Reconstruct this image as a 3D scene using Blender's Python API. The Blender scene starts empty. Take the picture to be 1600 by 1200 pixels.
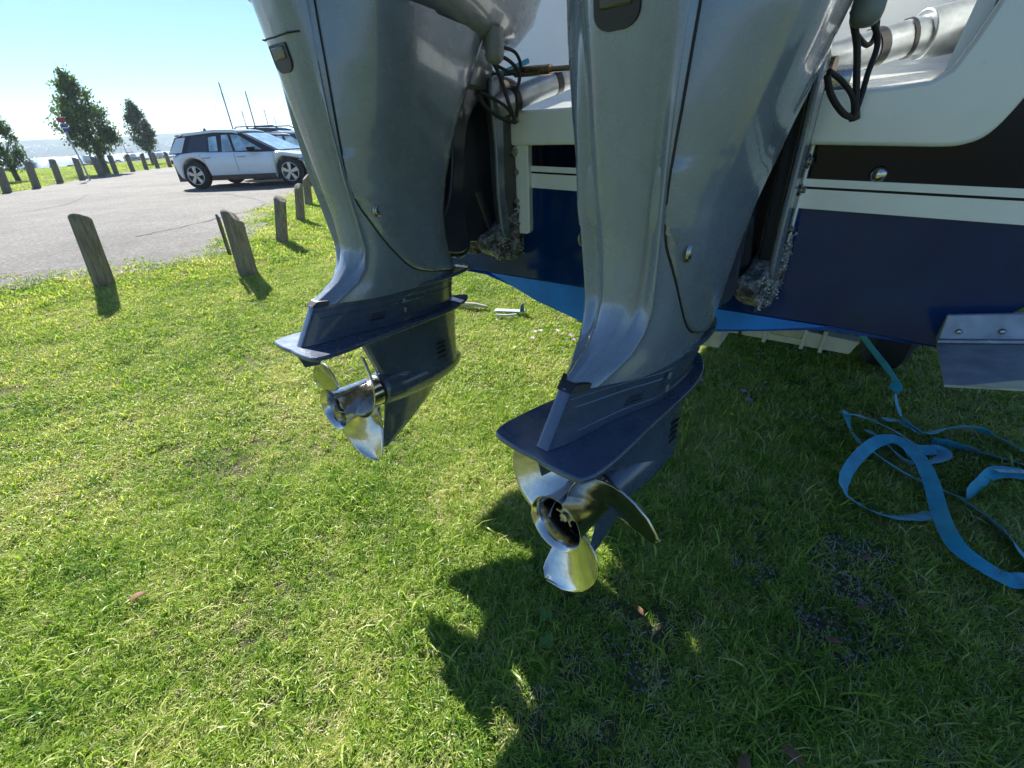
import bpy, bmesh, math, random
import numpy as np
from mathutils import Vector, Matrix, noise
random.seed(7)
PI = math.pi
S = bpy.context.scene

# ------------------------------------------------------------------ camera
F_PX = 690.0
_a = np.array([20 - 800, 600 - 245, F_PX]); _b = np.array([246 - 800, 600 - 234, F_PX])
_up = np.cross(_a, _b); _up /= np.linalg.norm(_up)
if _up[1] < 0: _up = -_up
_f = np.array([0, 0, 1.]) - _up[2] * _up; _f /= np.linalg.norm(_f)
_r = np.cross(_up, _f)
if _r[0] < 0: _r = -_r
Mw = np.array([_r, _f, _up])                     # world = Mw @ (right, up, forward)
cam = bpy.data.objects.new('camera', bpy.data.cameras.new('camera'))
S.collection.objects.link(cam); S.camera = cam
cam.data.sensor_width = 36.0; cam.data.lens = F_PX / 1600 * 36
cam.data.clip_start = 0.02; cam.data.clip_end = 9000
X, Yc, Z = Mw[:, 0], Mw[:, 1], Mw[:, 2]
cam.matrix_world = Matrix(((X[0], Yc[0], -Z[0], 0), (X[1], Yc[1], -Z[1], 0), (X[2], Yc[2], -Z[2], 1.0), (0, 0, 0, 1)))

# ------------------------------------------------------------------ light
SUN_AZ, SUN_EL = -34.5, 38.5
w = bpy.data.worlds.new('World'); S.world = w; w.use_nodes = True
nt = w.node_tree; nt.nodes.clear()
sky = nt.nodes.new('ShaderNodeTexSky'); sky.sky_type = 'NISHITA'; sky.sun_disc = False
sky.sun_elevation = math.radians(SUN_EL); sky.sun_rotation = math.radians(SUN_AZ)
sky.air_density = 1.25; sky.dust_density = 0.0; sky.ozone_density = 10.0
bg = nt.nodes.new('ShaderNodeBackground'); bg.inputs[1].default_value = 0.053
wo = nt.nodes.new('ShaderNodeOutputWorld')
nt.links.new(sky.outputs[0], bg.inputs[0]); nt.links.new(bg.outputs[0], wo.inputs[0])
sl = bpy.data.lights.new('sun', 'SUN'); sl.energy = 4.6; sl.angle = math.radians(0.53); sl.color = (1, .95, .86)
sun = bpy.data.objects.new('sun', sl); S.collection.objects.link(sun)
az, el = math.radians(SUN_AZ), math.radians(SUN_EL)
sd = Vector((math.sin(az) * math.cos(el), math.cos(az) * math.cos(el), math.sin(el)))
sun.rotation_euler = sd.to_track_quat('Z', 'Y').to_euler(); sun.location = (0, 0, 20)
S.view_settings.view_transform = 'Standard'; S.view_settings.look = 'None'
S.view_settings.exposure = 1.5; S.view_settings.gamma = 1
S.render.engine = 'CYCLES'
S.cycles.max_bounces = 8; S.cycles.transparent_max_bounces = 12

# ------------------------------------------------------------------ materials
def new_mat(name):
    m = bpy.data.materials.new(name); m.use_nodes = True
    n = m.node_tree; b = n.nodes['Principled BSDF']; return m, n, b
def noise_node(n, scale, detail=4, obj=True, rough=.6, vec=None):
    t = n.nodes.new('ShaderNodeTexNoise'); t.inputs['Scale'].default_value = scale
    t.inputs['Detail'].default_value = detail; t.inputs['Roughness'].default_value = rough
    if vec is None:
        c = n.nodes.new('ShaderNodeTexCoord'); vec = c.outputs['Object'] if obj else None
        if not obj:
            g = n.nodes.new('ShaderNodeNewGeometry'); vec = g.outputs['Position']
    n.links.new(vec, t.inputs['Vector']); return t
def ramp(n, src, stops):
    r = n.nodes.new('ShaderNodeValToRGB'); e = r.color_ramp.elements
    while len(e) < len(stops): e.new(.5)
    for i, (p, c) in enumerate(stops):
        e[i].position = p; e[i].color = (*c, 1)
    n.links.new(src, r.inputs[0]); return r
def mixc(n, fac, a, b, kind='MIX'):
    m = n.nodes.new('ShaderNodeMix'); m.data_type = 'RGBA'; m.blend_type = kind
    if isinstance(fac, (int, float)): m.inputs[0].default_value = fac
    else: n.links.new(fac, m.inputs[0])
    for i, v in ((6, a), (7, b)):
        if isinstance(v, tuple): m.inputs[i].default_value = (*v, 1)
        else: n.links.new(v, m.inputs[i])
    return m.outputs[2]
def bump(n, b, src, strength, dist):
    k = n.nodes.new('ShaderNodeBump'); k.inputs['Strength'].default_value = strength; k.inputs['Distance'].default_value = dist
    n.links.new(src, k.inputs['Height']); n.links.new(k.outputs[0], b.inputs['Normal']); return k
def simple(name, col, rough=.5, metal=0, coat=0, var=.12, vscale=8, bmp=0, bscale=60, spec=.5, coat_r=.05, dirt=None):
    m, n, b = new_mat(name)
    t = noise_node(n, vscale)
    lo = tuple(c * (1 - var) for c in col); hi = tuple(min(1, c * (1 + var)) for c in col)
    out = ramp(n, t.outputs[0], ((.3, lo), (.7, hi))).outputs[0]
    if dirt:
        dcol, dscale, dth, damt = dirt
        t2 = noise_node(n, dscale, 8, rough=.7)
        r2 = ramp(n, t2.outputs[0], ((dth, (0, 0, 0)), (dth + .06, (damt,) * 3)))
        out = mixc(n, r2.outputs[0], out, dcol)
    n.links.new(out, b.inputs['Base Color'])
    b.inputs['Roughness'].default_value = rough; b.inputs['Metallic'].default_value = metal
    b.inputs['Coat Weight'].default_value = coat; b.inputs['Coat Roughness'].default_value = coat_r
    b.inputs['Specular IOR Level'].default_value = spec
    if rough > .08:
        t3 = noise_node(n, vscale * 3, 6)
        mr = n.nodes.new('ShaderNodeMapRange'); mr.inputs[3].default_value = rough * .8; mr.inputs[4].default_value = min(1, rough * 1.25)
        n.links.new(t3.outputs[0], mr.inputs[0]); n.links.new(mr.outputs[0], b.inputs['Roughness'])
    if bmp: bump(n, b, noise_node(n, bscale, 6).outputs[0], bmp, .004)
    return m

def paint_mat(name, col, scratch=True, rough=.32, coat=.8):
    """metallic engine paint with faint scratches, chips and salt smears"""
    m, n, b = new_mat(name)
    c = n.nodes.new('ShaderNodeTexCoord')
    t = noise_node(n, 5, 5)
    base = ramp(n, t.outputs[0], ((.3, tuple(x * .85 for x in col)), (.7, tuple(x * 1.15 for x in col)))).outputs[0]
    if scratch:
        for k, (sc, rot, th, amt) in enumerate((((55, 3, 3), (.3, .5, .9), .72, .25), ((4, 60, 6), (.9, .2, 1.7), .735, .2))):
            mp = n.nodes.new('ShaderNodeMapping'); mp.inputs['Rotation'].default_value = rot; mp.inputs['Scale'].default_value = sc
            n.links.new(c.outputs['Object'], mp.inputs[0])
            s = noise_node(n, 3.0, 3, vec=mp.outputs[0]); r = ramp(n, s.outputs[0], ((th, (0, 0, 0)), (th + .03, (amt,) * 3)))
            base = mixc(n, r.outputs[0], base, (.42, .44, .44))
        s = noise_node(n, 38, 7, rough=.8); r = ramp(n, s.outputs[0], ((.73, (0, 0, 0)), (.79, (.3,) * 3)))
        base = mixc(n, r.outputs[0], base, (.4, .42, .40))
    n.links.new(base, b.inputs['Base Color'])
    t3 = noise_node(n, 14, 8, rough=.7); mr = n.nodes.new('ShaderNodeMapRange')
    mr.inputs[1].default_value = .3; mr.inputs[2].default_value = .7
    mr.inputs[3].default_value = rough * .75; mr.inputs[4].default_value = rough * 1.35
    n.links.new(t3.outputs[0], mr.inputs[0]); n.links.new(mr.outputs[0], b.inputs['Roughness'])
    b.inputs['Metallic'].default_value = .15
    b.inputs['Coat Weight'].default_value = coat; b.inputs['Coat Roughness'].default_value = .045
    bump(n, b, noise_node(n, 3.5, 2).outputs[0], .06, .02)
    return m

MAT = {}
MAT['paint'] = paint_mat('engine_grey', (.195, .235, .29), rough=.25)
MAT['cowl'] = paint_mat('engine_cowl', (.20, .225, .26), rough=.25)
MAT['lower'] = paint_mat('lower_unit_blue_grey', (.07, .10, .165), rough=.26)
MAT['black'] = simple('black_plastic', (.012, .013, .016), .4, var=.3)
MAT['blackpaint'] = simple('black_bracket_paint', (.030, .034, .045), .3, coat=.7, var=.4, dirt=((.22, .22, .2), 60, .66, .5), bmp=.15)
MAT['rubber'] = simple('rubber', (.018, .018, .019), .7, var=.3, bmp=.2)
MAT['seam'] = simple('seam_dark', (.01, .011, .013), .6)

def steel_mat(name, col=(.62, .60, .56), rough=.12):
    m, n, b = new_mat(name)
    t = noise_node(n, 22, 8, rough=.75)
    base = ramp(n, t.outputs[0], ((.35, tuple(c * .72 for c in col)), (.55, col), (.7, tuple(min(1, c * 1.12) for c in col)))).outputs[0]
    s = noise_node(n, 150, 3, rough=.8); r = ramp(n, s.outputs[0], ((.66, (0, 0, 0)), (.72, (.55,) * 3)))
    base = mixc(n, r.outputs[0], base, (.28, .26, .2))
    n.links.new(base, b.inputs['Base Color']); b.inputs['Metallic'].default_value = 1
    t2 = noise_node(n, 35, 7, rough=.8); mr = n.nodes.new('ShaderNodeMapRange')
    mr.inputs[1].default_value = .35; mr.inputs[2].default_value = .7; mr.inputs[3].default_value = rough * .6; mr.inputs[4].default_value = rough * 2.2
    n.links.new(t2.outputs[0], mr.inputs[0]); n.links.new(mr.outputs[0], b.inputs['Roughness'])
    bump(n, b, noise_node(n, 9, 4).outputs[0], .12, .01)
    return m
MAT['steel'] = steel_mat('polished_steel')
MAT['steel2'] = steel_mat('worn_steel', (.5, .49, .46), .25)
MAT['galv'] = simple('galvanised', (.33, .36, .38), .42, metal=.75, var=.2, vscale=30, dirt=((.62, .62, .58), 45, .62, .7))
MAT['tabsteel'] = simple('trim_tab_steel', (.36, .40, .44), .42, metal=.35, var=.25, vscale=20, dirt=((.5, .53, .52), 70, .68, .6))
MAT['trailer'] = simple('trailer_beam', (.45, .46, .42), .55, var=.18, vscale=14, dirt=((.26, .2, .12), 25, .62, .6), bmp=.2)
MAT['navy'] = simple('navy_gelcoat', (.0006, .022, .105), .12, spec=.3, coat=.12, var=.25, vscale=4, dirt=((.05, .07, .12), 90, .70, .35))
MAT['navy2'] = simple('navy_stripe', (.004, .004, .02), .1, spec=.25, coat=0, var=.3)
MAT['antifoul'] = simple('blue_antifouling', (.004, .20, .68), .45, var=.22, vscale=9, dirt=((.10, .3, .55), 45, .68, .5), bmp=.15)
MAT['white'] = simple('white_gelcoat', (.84, .86, .83), .16, coat=.7, var=.05, vscale=3, dirt=((.55, .55, .47), 25, .64, .35))
MAT['offwhite'] = simple('aged_white', (.66, .66, .58), .3, var=.08)
MAT['webbing'] = None
MAT['lightgrey'] = simple('light_grey_rubber', (.20, .22, .22), .4, var=.15)
MAT['brass'] = simple('pale_bronze', (.5, .38, .28), .25, metal=1, var=.2)
MAT['cream'] = simple('cream_flat', (.68, .66, .42), .5, var=.12, vscale=25)
MAT['barnacle'] = None
MAT['lettering'] = simple('lettering', (.03, .03, .03), .6)

def barn():
    m, n, b = new_mat('fouled_alloy')
    t = noise_node(n, 26, 10, rough=.8)
    c = ramp(n, t.outputs[0], ((.36, (.015, .016, .02)), (.46, (.09, .09, .085)), (.54, (.36, .37, .36)), (.6, (.62, .62, .58)), (.68, (.12, .11, .10)))).outputs[0]
    r = noise_node(n, 11, 6, rough=.7); rr = ramp(n, r.outputs[0], ((.62, (0, 0, 0)), (.66, (.8,) * 3)))
    c = mixc(n, rr.outputs[0], c, (.22, .075, .03))
    n.links.new(c, b.inputs['Base Color']); b.inputs['Roughness'].default_value = .75
    bump(n, b, t.outputs[0], .9, .012)
    return m
MAT['barnacle'] = barn()

def web_mat():
    m, n, b = new_mat('blue_webbing')
    t = noise_node(n, 12, 5)
    c = ramp(n, t.outputs[0], ((.3, (.002, .20, .36)), (.7, (.008, .38, .56)))).outputs[0]
    wv = n.nodes.new('ShaderNodeTexWave'); wv.inputs['Scale'].default_value = 160; wv.inputs['Distortion'].default_value = .4
    tc = n.nodes.new('ShaderNodeTexCoord'); n.links.new(tc.outputs['UV'], wv.inputs['Vector'])
    n.links.new(c, b.inputs['Base Color']); b.inputs['Roughness'].default_value = .62
    b.inputs['Sheen Weight'].default_value = .3
    bump(n, b, noise_node(n, 420, 2).outputs[0], .35, .002)
    return m
MAT['webbing'] = web_mat()

def wood_mat():
    m, n, b = new_mat('weathered_timber')
    tc = n.nodes.new('ShaderNodeTexCoord'); mp = n.nodes.new('ShaderNodeMapping'); mp.inputs['Scale'].default_value = (9, 9, .8)
    n.links.new(tc.outputs['Object'], mp.inputs[0])
    t = noise_node(n, 5, 8, vec=mp.outputs[0], rough=.75)
    c = ramp(n, t.outputs[0], ((.3, (.045, .04, .033)), (.48, (.17, .155, .125)), (.62, (.27, .25, .21)), (.75, (.12, .11, .09)))).outputs[0]
    g = noise_node(n, 3, 4); gr = ramp(n, g.outputs[0], ((.5, (0, 0, 0)), (.7, (.4,) * 3)))
    c = mixc(n, gr.outputs[0], c, (.12, .13, .07))
    n.links.new(c, b.inputs['Base Color']); b.inputs['Roughness'].default_value = .9
    bump(n, b, t.outputs[0], .8, .02); return m
MAT['wood'] = wood_mat()

def asphalt_mat():
    m, n, b = new_mat('weathered_chipseal')
    t = noise_node(n, 24, 12, obj=False, rough=.92); big = noise_node(n, .35, 6, obj=False, rough=.65); mid = noise_node(n, 3.2, 5, obj=False)
    c = ramp(n, t.outputs[0], ((.38, (.04, .04, .04)), (.5, (.125, .123, .12)), (.61, (.31, .305, .295)))).outputs[0]
    bb = ramp(n, big.outputs[0], ((.36, (.62, .63, .65)), (.52, (.95, .94, .92)), (.66, (1.12, 1.1, 1.05))))
    mm = ramp(n, mid.outputs[0], ((.35, (.86, .86, .86)), (.65, (1.08, 1.08, 1.06))))
    c = mixc(n, 1.0, c, bb.outputs[0], 'MULTIPLY'); c = mixc(n, 1.0, c, mm.outputs[0], 'MULTIPLY')
    n.links.new(c, b.inputs['Base Color']); b.inputs['Roughness'].default_value = .9
    bump(n, b, t.outputs[0], .8, .01); return m
MAT['asphalt'] = asphalt_mat()

def soil_mat():
    m, n, b = new_mat('thatch_soil')
    t = noise_node(n, 60, 8, obj=False, rough=.8); p = noise_node(n, 2.2, 5, obj=False)
    c1 = ramp(n, t.outputs[0], ((.3, (.045, .05, .035)), (.5, (.12, .12, .07)), (.7, (.26, .23, .16)))).outputs[0]
    c2 = ramp(n, t.outputs[0], ((.3, (.07, .10, .03)), (.55, (.17, .25, .06)), (.75, (.30, .36, .13)))).outputs[0]
    pr = ramp(n, p.outputs[0], ((.4, (0, 0, 0)), (.6, (1, 1, 1))))
    c = mixc(n, pr.outputs[0], c1, c2)
    n.links.new(c, b.inputs['Base Color']); b.inputs['Roughness'].default_value = 1; b.inputs['Specular IOR Level'].default_value = .1
    bump(n, b, t.outputs[0], 1, .02); return m
MAT['soil'] = soil_mat()

def blade_mat(name, stops, trans=.5, straw=.3):
    m = bpy.data.materials.new(name); m.use_nodes = True; n = m.node_tree; n.nodes.clear()
    o = n.nodes.new('ShaderNodeOutputMaterial')
    inf = n.nodes.new('ShaderNodeObjectInfo')
    big = noise_node(n, 1.3, 6, obj=False, rough=.7)
    fine = noise_node(n, 22, 2, obj=False)
    a = n.nodes.new('ShaderNodeMath'); a.operation = 'MULTIPLY_ADD'; a.inputs[1].default_value = .45; n.links.new(inf.outputs['Random'], a.inputs[0])
    bm_ = n.nodes.new('ShaderNodeMath'); bm_.operation = 'MULTIPLY'; bm_.inputs[1].default_value = 1.35; n.links.new(big.outputs[0], bm_.inputs[0]); n.links.new(bm_.outputs[0], a.inputs[2])
    a2 = n.nodes.new('ShaderNodeMath'); a2.operation = 'MULTIPLY_ADD'; a2.inputs[1].default_value = .5; n.links.new(fine.outputs[0], a2.inputs[0]); n.links.new(a.outputs[0], a2.inputs[2])
    mr = n.nodes.new('ShaderNodeMapRange'); mr.inputs[1].default_value = .72; mr.inputs[2].default_value = 1.62
    n.links.new(a2.outputs[0], mr.inputs[0])
    c = ramp(n, mr.outputs[0], stops).outputs[0]
    d = n.nodes.new('ShaderNodeBsdfDiffuse'); t = n.nodes.new('ShaderNodeBsdfTranslucent'); g = n.nodes.new('ShaderNodeBsdfGlossy')
    g.inputs['Roughness'].default_value = .38; g.inputs['Color'].default_value = (.6, .65, .6, 1)
    n.links.new(c, d.inputs[0])
    tc = mixc(n, 1.0, c, (1.15, 1.2, .5), 'MULTIPLY'); n.links.new(tc, t.inputs[0])
    m1 = n.nodes.new('ShaderNodeMixShader'); m1.inputs[0].default_value = trans
    n.links.new(d.outputs[0], m1.inputs[1]); n.links.new(t.outputs[0], m1.inputs[2])
    m2 = n.nodes.new('ShaderNodeMixShader'); m2.inputs[0].default_value = .03
    n.links.new(m1.outputs[0], m2.inputs[1]); n.links.new(g.outputs[0], m2.inputs[2])
    n.links.new(m2.outputs[0], o.inputs[0]); return m
MAT['blade'] = blade_mat('grass_blade', ((.06, (.10, .22, .03)), (.32, (.25, .39, .045)), (.55, (.42, .51, .12)), (.82, (.62, .60, .32))))
MAT['straw'] = blade_mat('dry_blade', ((.1, (.46, .42, .25)), (.5, (.60, .53, .34)), (.85, (.36, .26, .15))), trans=.25)
MAT['leafgreen'] = blade_mat('tree_leaf', ((.1, (.022, .060, .018)), (.5, (.05, .115, .028)), (.85, (.11, .18, .045))), trans=.45)
MAT['cloverleaf'] = simple('clover_leaf', (.07, .17, .03), .6, var=.2)

def water_mat():
    m, n, b = new_mat('sea_water')
    b.inputs['Base Color'].default_value = (.03, .13, .26, 1); b.inputs['Roughness'].default_value = .12; b.inputs['IOR'].default_value = 1.33
    g = n.nodes.new('ShaderNodeNewGeometry'); mp = n.nodes.new('ShaderNodeMapping'); mp.inputs['Scale'].default_value = (.8, .8, .8)
    n.links.new(g.outputs['Position'], mp.inputs[0])
    t = noise_node(n, 1.1, 8, vec=mp.outputs[0], rough=.7)
    k = bump(n, b, t.outputs[0], 1.0, .9); return m
MAT['water'] = water_mat()

def hill_mat():
    m, n, b = new_mat('wooded_hillside')
    t = noise_node(n, .02, 10, obj=False, rough=.75)
    c = ramp(n, t.outputs[0], ((.35, (.015, .035, .03)), (.5, (.035, .06, .04)), (.62, (.08, .10, .06)), (.7, (.035, .055, .04)))).outputs[0]
    n.links.new(c, b.inputs['Base Color']); b.inputs['Roughness'].default_value = 1; b.inputs['Specular IOR Level'].default_value = 0; return m
MAT['hill'] = hill_mat()
MAT['housewall'] = simple('house_wall', (.7, .68, .64), .8)
MAT['roof'] = simple('house_roof', (.2, .13, .11), .8)
MAT['carwhite'] = simple('car_white', (.80, .85, .88), .22, coat=1, var=.02)
MAT['carnavy'] = simple('car_dark_blue', (.012, .018, .045), .2, coat=1, var=.1)
MAT['carsilver'] = simple('car_silver', (.45, .47, .5), .25, metal=.6, coat=1, var=.05)
MAT['carblack'] = simple('car_black_trim', (.012, .012, .014), .3, coat=.3)
MAT['rim'] = simple('alloy_rim', (.55, .55, .56), .28, metal=.9)
MAT['tyre'] = simple('tyre', (.02, .02, .021), .85, bmp=.2)
MAT['red'] = simple('sign_red', (.34, .025, .035), .5)
MAT['signblue'] = simple('sign_blue', (.02, .05, .25), .5)
MAT['pole'] = simple('grey_pole', (.35, .38, .4), .5, metal=.4)
MAT['mast'] = simple('mast_alloy', (.08, .09, .11), .5, metal=.3)
MAT['redlamp'] = simple('tail_lamp', (.4, .01, .01), .2)
MAT['lamp'] = simple('head_lamp', (.25, .28, .32), .08, coat=1)
MAT['petal'] = simple('mauve_petal', (.42, .20, .55), .7, var=.2)
MAT['palepetal'] = simple('pale_petal', (.66, .45, .62), .7, var=.2)
MAT['yellowpetal'] = simple('yellow_petal', (.7, .55, .03), .7)
MAT['stem'] = simple('flower_stem', (.05, .12, .03), .8)
MAT['deadleaf'] = simple('dead_leaf', (.20, .10, .05), .75, var=.35, vscale=30)
MAT['bark'] = simple('bark', (.09, .075, .06), .9, var=.35, bmp=.5)
MAT['rock'] = simple('shore_rock', (.11, .105, .09), .9, var=.4, bmp=.5)
MAT['gravel'] = simple('gravel_stone', (.27, .25, .28), .85, var=.35)
def glass_mat(name, tint, rough=.03):
    m, n, b = new_mat(name); b.inputs['Base Color'].default_value = (*tint, 1)
    b.inputs['Roughness'].default_value = rough; b.inputs['Coat Weight'].default_value = 1; b.inputs['IOR'].default_value = 1.6
    t = noise_node(n, 3, 2); r = ramp(n, t.outputs[0], ((.4, tint), (.7, tuple(c * 2.2 for c in tint)))); n.links.new(r.outputs[0], b.inputs['Base Color'])
    return m
MAT['glass'] = glass_mat('car_glass', (.012, .016, .024))
MAT['palewindow'] = glass_mat('car_glass_see_through', (.25, .36, .42), .15)

# ------------------------------------------------------------------ mesh helpers
class MB:
    def __init__(s): s.v = []; s.f = []; s.m = []; s.cur = 0
    def add(s, vs, fs):
        o = len(s.v); s.v += [tuple(v) for v in vs]
        s.f += [tuple(i + o for i in f) for f in fs]; s.m += [s.cur] * len(fs)
        return s
    def box(s, lo, hi):
        (a, b, c), (d, e, f) = lo, hi
        return s.add([(a, b, c), (d, b, c), (d, e, c), (a, e, c), (a, b, f), (d, b, f), (d, e, f), (a, e, f)],
                     [(3, 2, 1, 0), (4, 5, 6, 7), (0, 1, 5, 4), (1, 2, 6, 5), (2, 3, 7, 6), (3, 0, 4, 7)])
    def rings(s, rs, caps=True, closed=True):
        k = len(rs[0]); vs = [p for r in rs for p in r]; fs = []
        for i in range(len(rs) - 1):
            for j in range(k if closed else k - 1):
                a = i * k + j; b = i * k + (j + 1) % k; fs.append((a, b, b + k, a + k))
        if caps and closed:
            fs.append(tuple(reversed(range(k)))); fs.append(tuple(range((len(rs) - 1) * k, len(rs) * k)))
        return s.add(vs, fs)
    def tube(s, pts, r, n=8, caps=True):
        pts = [Vector(p) for p in pts]; rs = []
        up = None
        for i, p in enumerate(pts):
            d = (pts[min(i + 1, len(pts) - 1)] - pts[max(i - 1, 0)]).normalized()
            if up is None:
                up = Vector((0, 0, 1)) if abs(d.z) < .9 else Vector((1, 0, 0))
            a = d.cross(up).normalized(); b = a.cross(d).normalized(); up = b
            rr = r[i] if isinstance(r, (list, tuple)) else r
            rs.append([p + (a * math.cos(t) + b * math.sin(t)) * rr for t in [2 * PI * k / n for k in range(n)]])
        return s.rings(rs, caps)
    def prism(s, poly, ax, lo, hi):
        """poly: 2D points, extruded along axis ax from lo to hi"""
        def P(p, h):
            return (h, p[0], p[1]) if ax == 0 else (p[0], h, p[1]) if ax == 1 else (p[0], p[1], h)
        return s.rings([[P(p, lo) for p in poly], [P(p, hi) for p in poly]])
    def lathe(s, prof, n=32, ax=0, caps=False, o=(0, 0, 0)):
        """prof: (axial, radius)"""
        rs = []
        for a, r in prof:
            ring = []
            for k in range(n):
                t = 2 * PI * k / n; c, q = r * math.cos(t), r * math.sin(t)
                p = (a, c, q) if ax == 0 else (c, a, q) if ax == 1 else (c, q, a)
                ring.append((p[0] + o[0], p[1] + o[1], p[2] + o[2]))
            rs.append(ring)
        return s.rings(rs, caps)
    def obj(s, name, mats, parent=None, smooth=True, bevel=0, sub=0, auto=40, solid=0, segs=2):
        me = bpy.data.meshes.new(name); me.from_pydata([tuple(map(float, v)) for v in s.v], [], s.f)
        if not isinstance(mats, (list, tuple)): mats = [mats]
        for m in mats: me.materials.append(MAT[m] if isinstance(m, str) else m)
        if len(mats) > 1: me.polygons.foreach_set('material_index', s.m)
        bm = bmesh.new(); bm.from_mesh(me)
        bmesh.ops.remove_doubles(bm, verts=bm.verts, dist=1e-6)
        bmesh.ops.recalc_face_normals(bm, faces=bm.faces); bm.to_mesh(me); bm.free()
        if smooth: me.shade_smooth() if hasattr(me, 'shade_smooth') else me.polygons.foreach_set('use_smooth', [True] * len(me.polygons))
        if smooth and auto:
            try: me.set_sharp_from_angle(angle=math.radians(auto))
            except Exception: pass
        o = bpy.data.objects.new(name, me); S.collection.objects.link(o)
        if parent: o.parent = parent
        if solid:
            md = o.modifiers.new('s', 'SOLIDIFY'); md.thickness = solid; md.offset = 0
        if bevel:
            md = o.modifiers.new('b', 'BEVEL'); md.width = bevel; md.segments = segs; md.limit_method = 'ANGLE'; md.angle_limit = math.radians(38)
        if sub:
            md = o.modifiers.new('u', 'SUBSURF'); md.levels = sub; md.render_levels = sub
        return o

def tag(o, label=None, cat=None, group=None, kind=None):
    if label: o['label'] = label
    if cat: o['category'] = cat
    if group: o['group'] = group
    if kind: o['kind'] = kind
    return o
def thing(name, label, cat, loc=(0, 0, 0), rz=0, group=None, mw=None):
    o = bpy.data.objects.new(name, None); S.collection.objects.link(o); o.empty_display_size = .1
    if mw is not None: o.matrix_world = mw
    else: o.location = loc; o.rotation_euler = (0, 0, rz)
    return tag(o, label, cat, group)
def dup(root, loc=None, rz=None, label=None, mw=None, over=None):
    r = root.copy(); S.collection.objects.link(r)
    if mw is not None: r.matrix_world = mw
    else: r.location = loc; r.rotation_euler = (0, 0, rz)
    if label: r['label'] = label
    for ch in list(root.children):
        c = ch.copy(); S.collection.objects.link(c); c.parent = r
        for g in list(ch.children):
            d = g.copy(); S.collection.objects.link(d); d.parent = c
    return r
def catmull(pts, n=6, closed=False):
    P = [np.array(p, float) for p in pts]; out = []
    m = len(P) if closed else len(P) - 1
    for i in range(m):
        p0 = P[i - 1] if (i > 0 or closed) else P[0]; p1 = P[i]; p2 = P[(i + 1) % len(P)]
        p3 = P[(i + 2) % len(P)] if closed else P[min(i + 2, len(P) - 1)]
        for k in range(n):
            t = k / n
            out.append(.5 * ((2 * p1) + (-p0 + p2) * t + (2 * p0 - 5 * p1 + 4 * p2 - p3) * t * t + (-p0 + 3 * p1 - 3 * p2 + p3) * t ** 3))
    if not closed: out.append(P[-1])
    return out
def frame_mw(P, az, tr, ro=0):
    a, e = math.radians(az), math.radians(-tr)
    F = Vector((math.sin(a) * math.cos(e), math.cos(a) * math.cos(e), math.sin(e)))
    Y = Vector((-math.cos(a), math.sin(a), 0)); U = F.cross(Y)
    return Matrix(((F.x, Y.x, U.x, P[0]), (F.y, Y.y, U.y, P[1]), (F.z, Y.z, U.z, P[2]), (0, 0, 0, 1)))

# ------------------------------------------------------------------ setting: land, water, hills
shore = [(-420, -80), (-200, -30), (-90, 18), (-60, 30), (-41, 41), (-42, 55), (-45, 69), (-36, 74), (-10, 78), (40, 95), (160, 130), (420, 170)]
land = shore + [(420, -400), (-420, -400)]
def G(x, y):
    """the lawn dips gently under the boat"""
    r = math.hypot(x, y); t = min(max((r - 2.6) / 6.4, 0), 1); return -.3 * (1 - t * t * (3 - 2 * t))
def gp(x, y, z=0.0):
    """follow the sight line of a spot first measured on level ground down onto the dipping lawn"""
    k = 1.0
    for _ in range(12): k = (1 - G(x * k, y * k) - z) / (1 - z)
    return x * k, y * k, G(x * k, y * k) + z
def sheet(name, poly, z, m, kind='structure', cut=None):
    bm = bmesh.new(); bm.faces.new([bm.verts.new((x, y, 0)) for x, y in poly])
    if cut:
        for k in np.arange(cut[0], cut[1], .6):
            bmesh.ops.bisect_plane(bm, geom=bm.verts[:] + bm.edges[:] + bm.faces[:], plane_co=(k, 0, 0), plane_no=(1, 0, 0))
        for k in np.arange(cut[2], cut[3], .6):
            bmesh.ops.bisect_plane(bm, geom=bm.verts[:] + bm.edges[:] + bm.faces[:], plane_co=(0, k, 0), plane_no=(0, 1, 0))
    bmesh.ops.triangulate(bm, faces=bm.faces[:])
    for v in bm.verts: v.co.z = G(v.co.x, v.co.y) + z
    bmesh.ops.recalc_face_normals(bm, faces=bm.faces[:])
    me = bpy.data.meshes.new(name); bm.to_mesh(me); bm.free(); me.materials.append(MAT[m])
    o = bpy.data.objects.new(name, me); S.collection.objects.link(o); tag(o, kind=kind); return o
# lawn: polar rings out to the shore
angs = [2 * PI * i / 240 for i in range(240)]
def edge_r(a):
    d = (math.sin(a), math.cos(a)); best = 1e9
    for (x1, y1), (x2, y2) in zip(land, land[1:] + land[:1]):
        den = d[0] * (y2 - y1) - d[1] * (x2 - x1)
        if abs(den) < 1e-9: continue
        t = (x1 * (y2 - y1) - y1 * (x2 - x1)) / den; u = (x1 * d[1] - y1 * d[0]) / den
        if t > 0 and -1e-6 <= u <= 1 + 1e-6: best = min(best, t)
    return best
er = [edge_r(a) for a in angs]
rs_ = [.02] + [.3 * k for k in range(1, 32)] + [12, 20]
mb = MB(); mb.rings([[(math.sin(a) * r, math.cos(a) * r, G(r, 0)) for a in angs] for r in rs_] + [[(math.sin(a) * e, math.cos(a) * e, 0) for a, e in zip(angs, er)]], caps=False)
lo = mb.obj('lawn', 'soil', auto=0); tag(lo, kind='structure')
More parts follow.
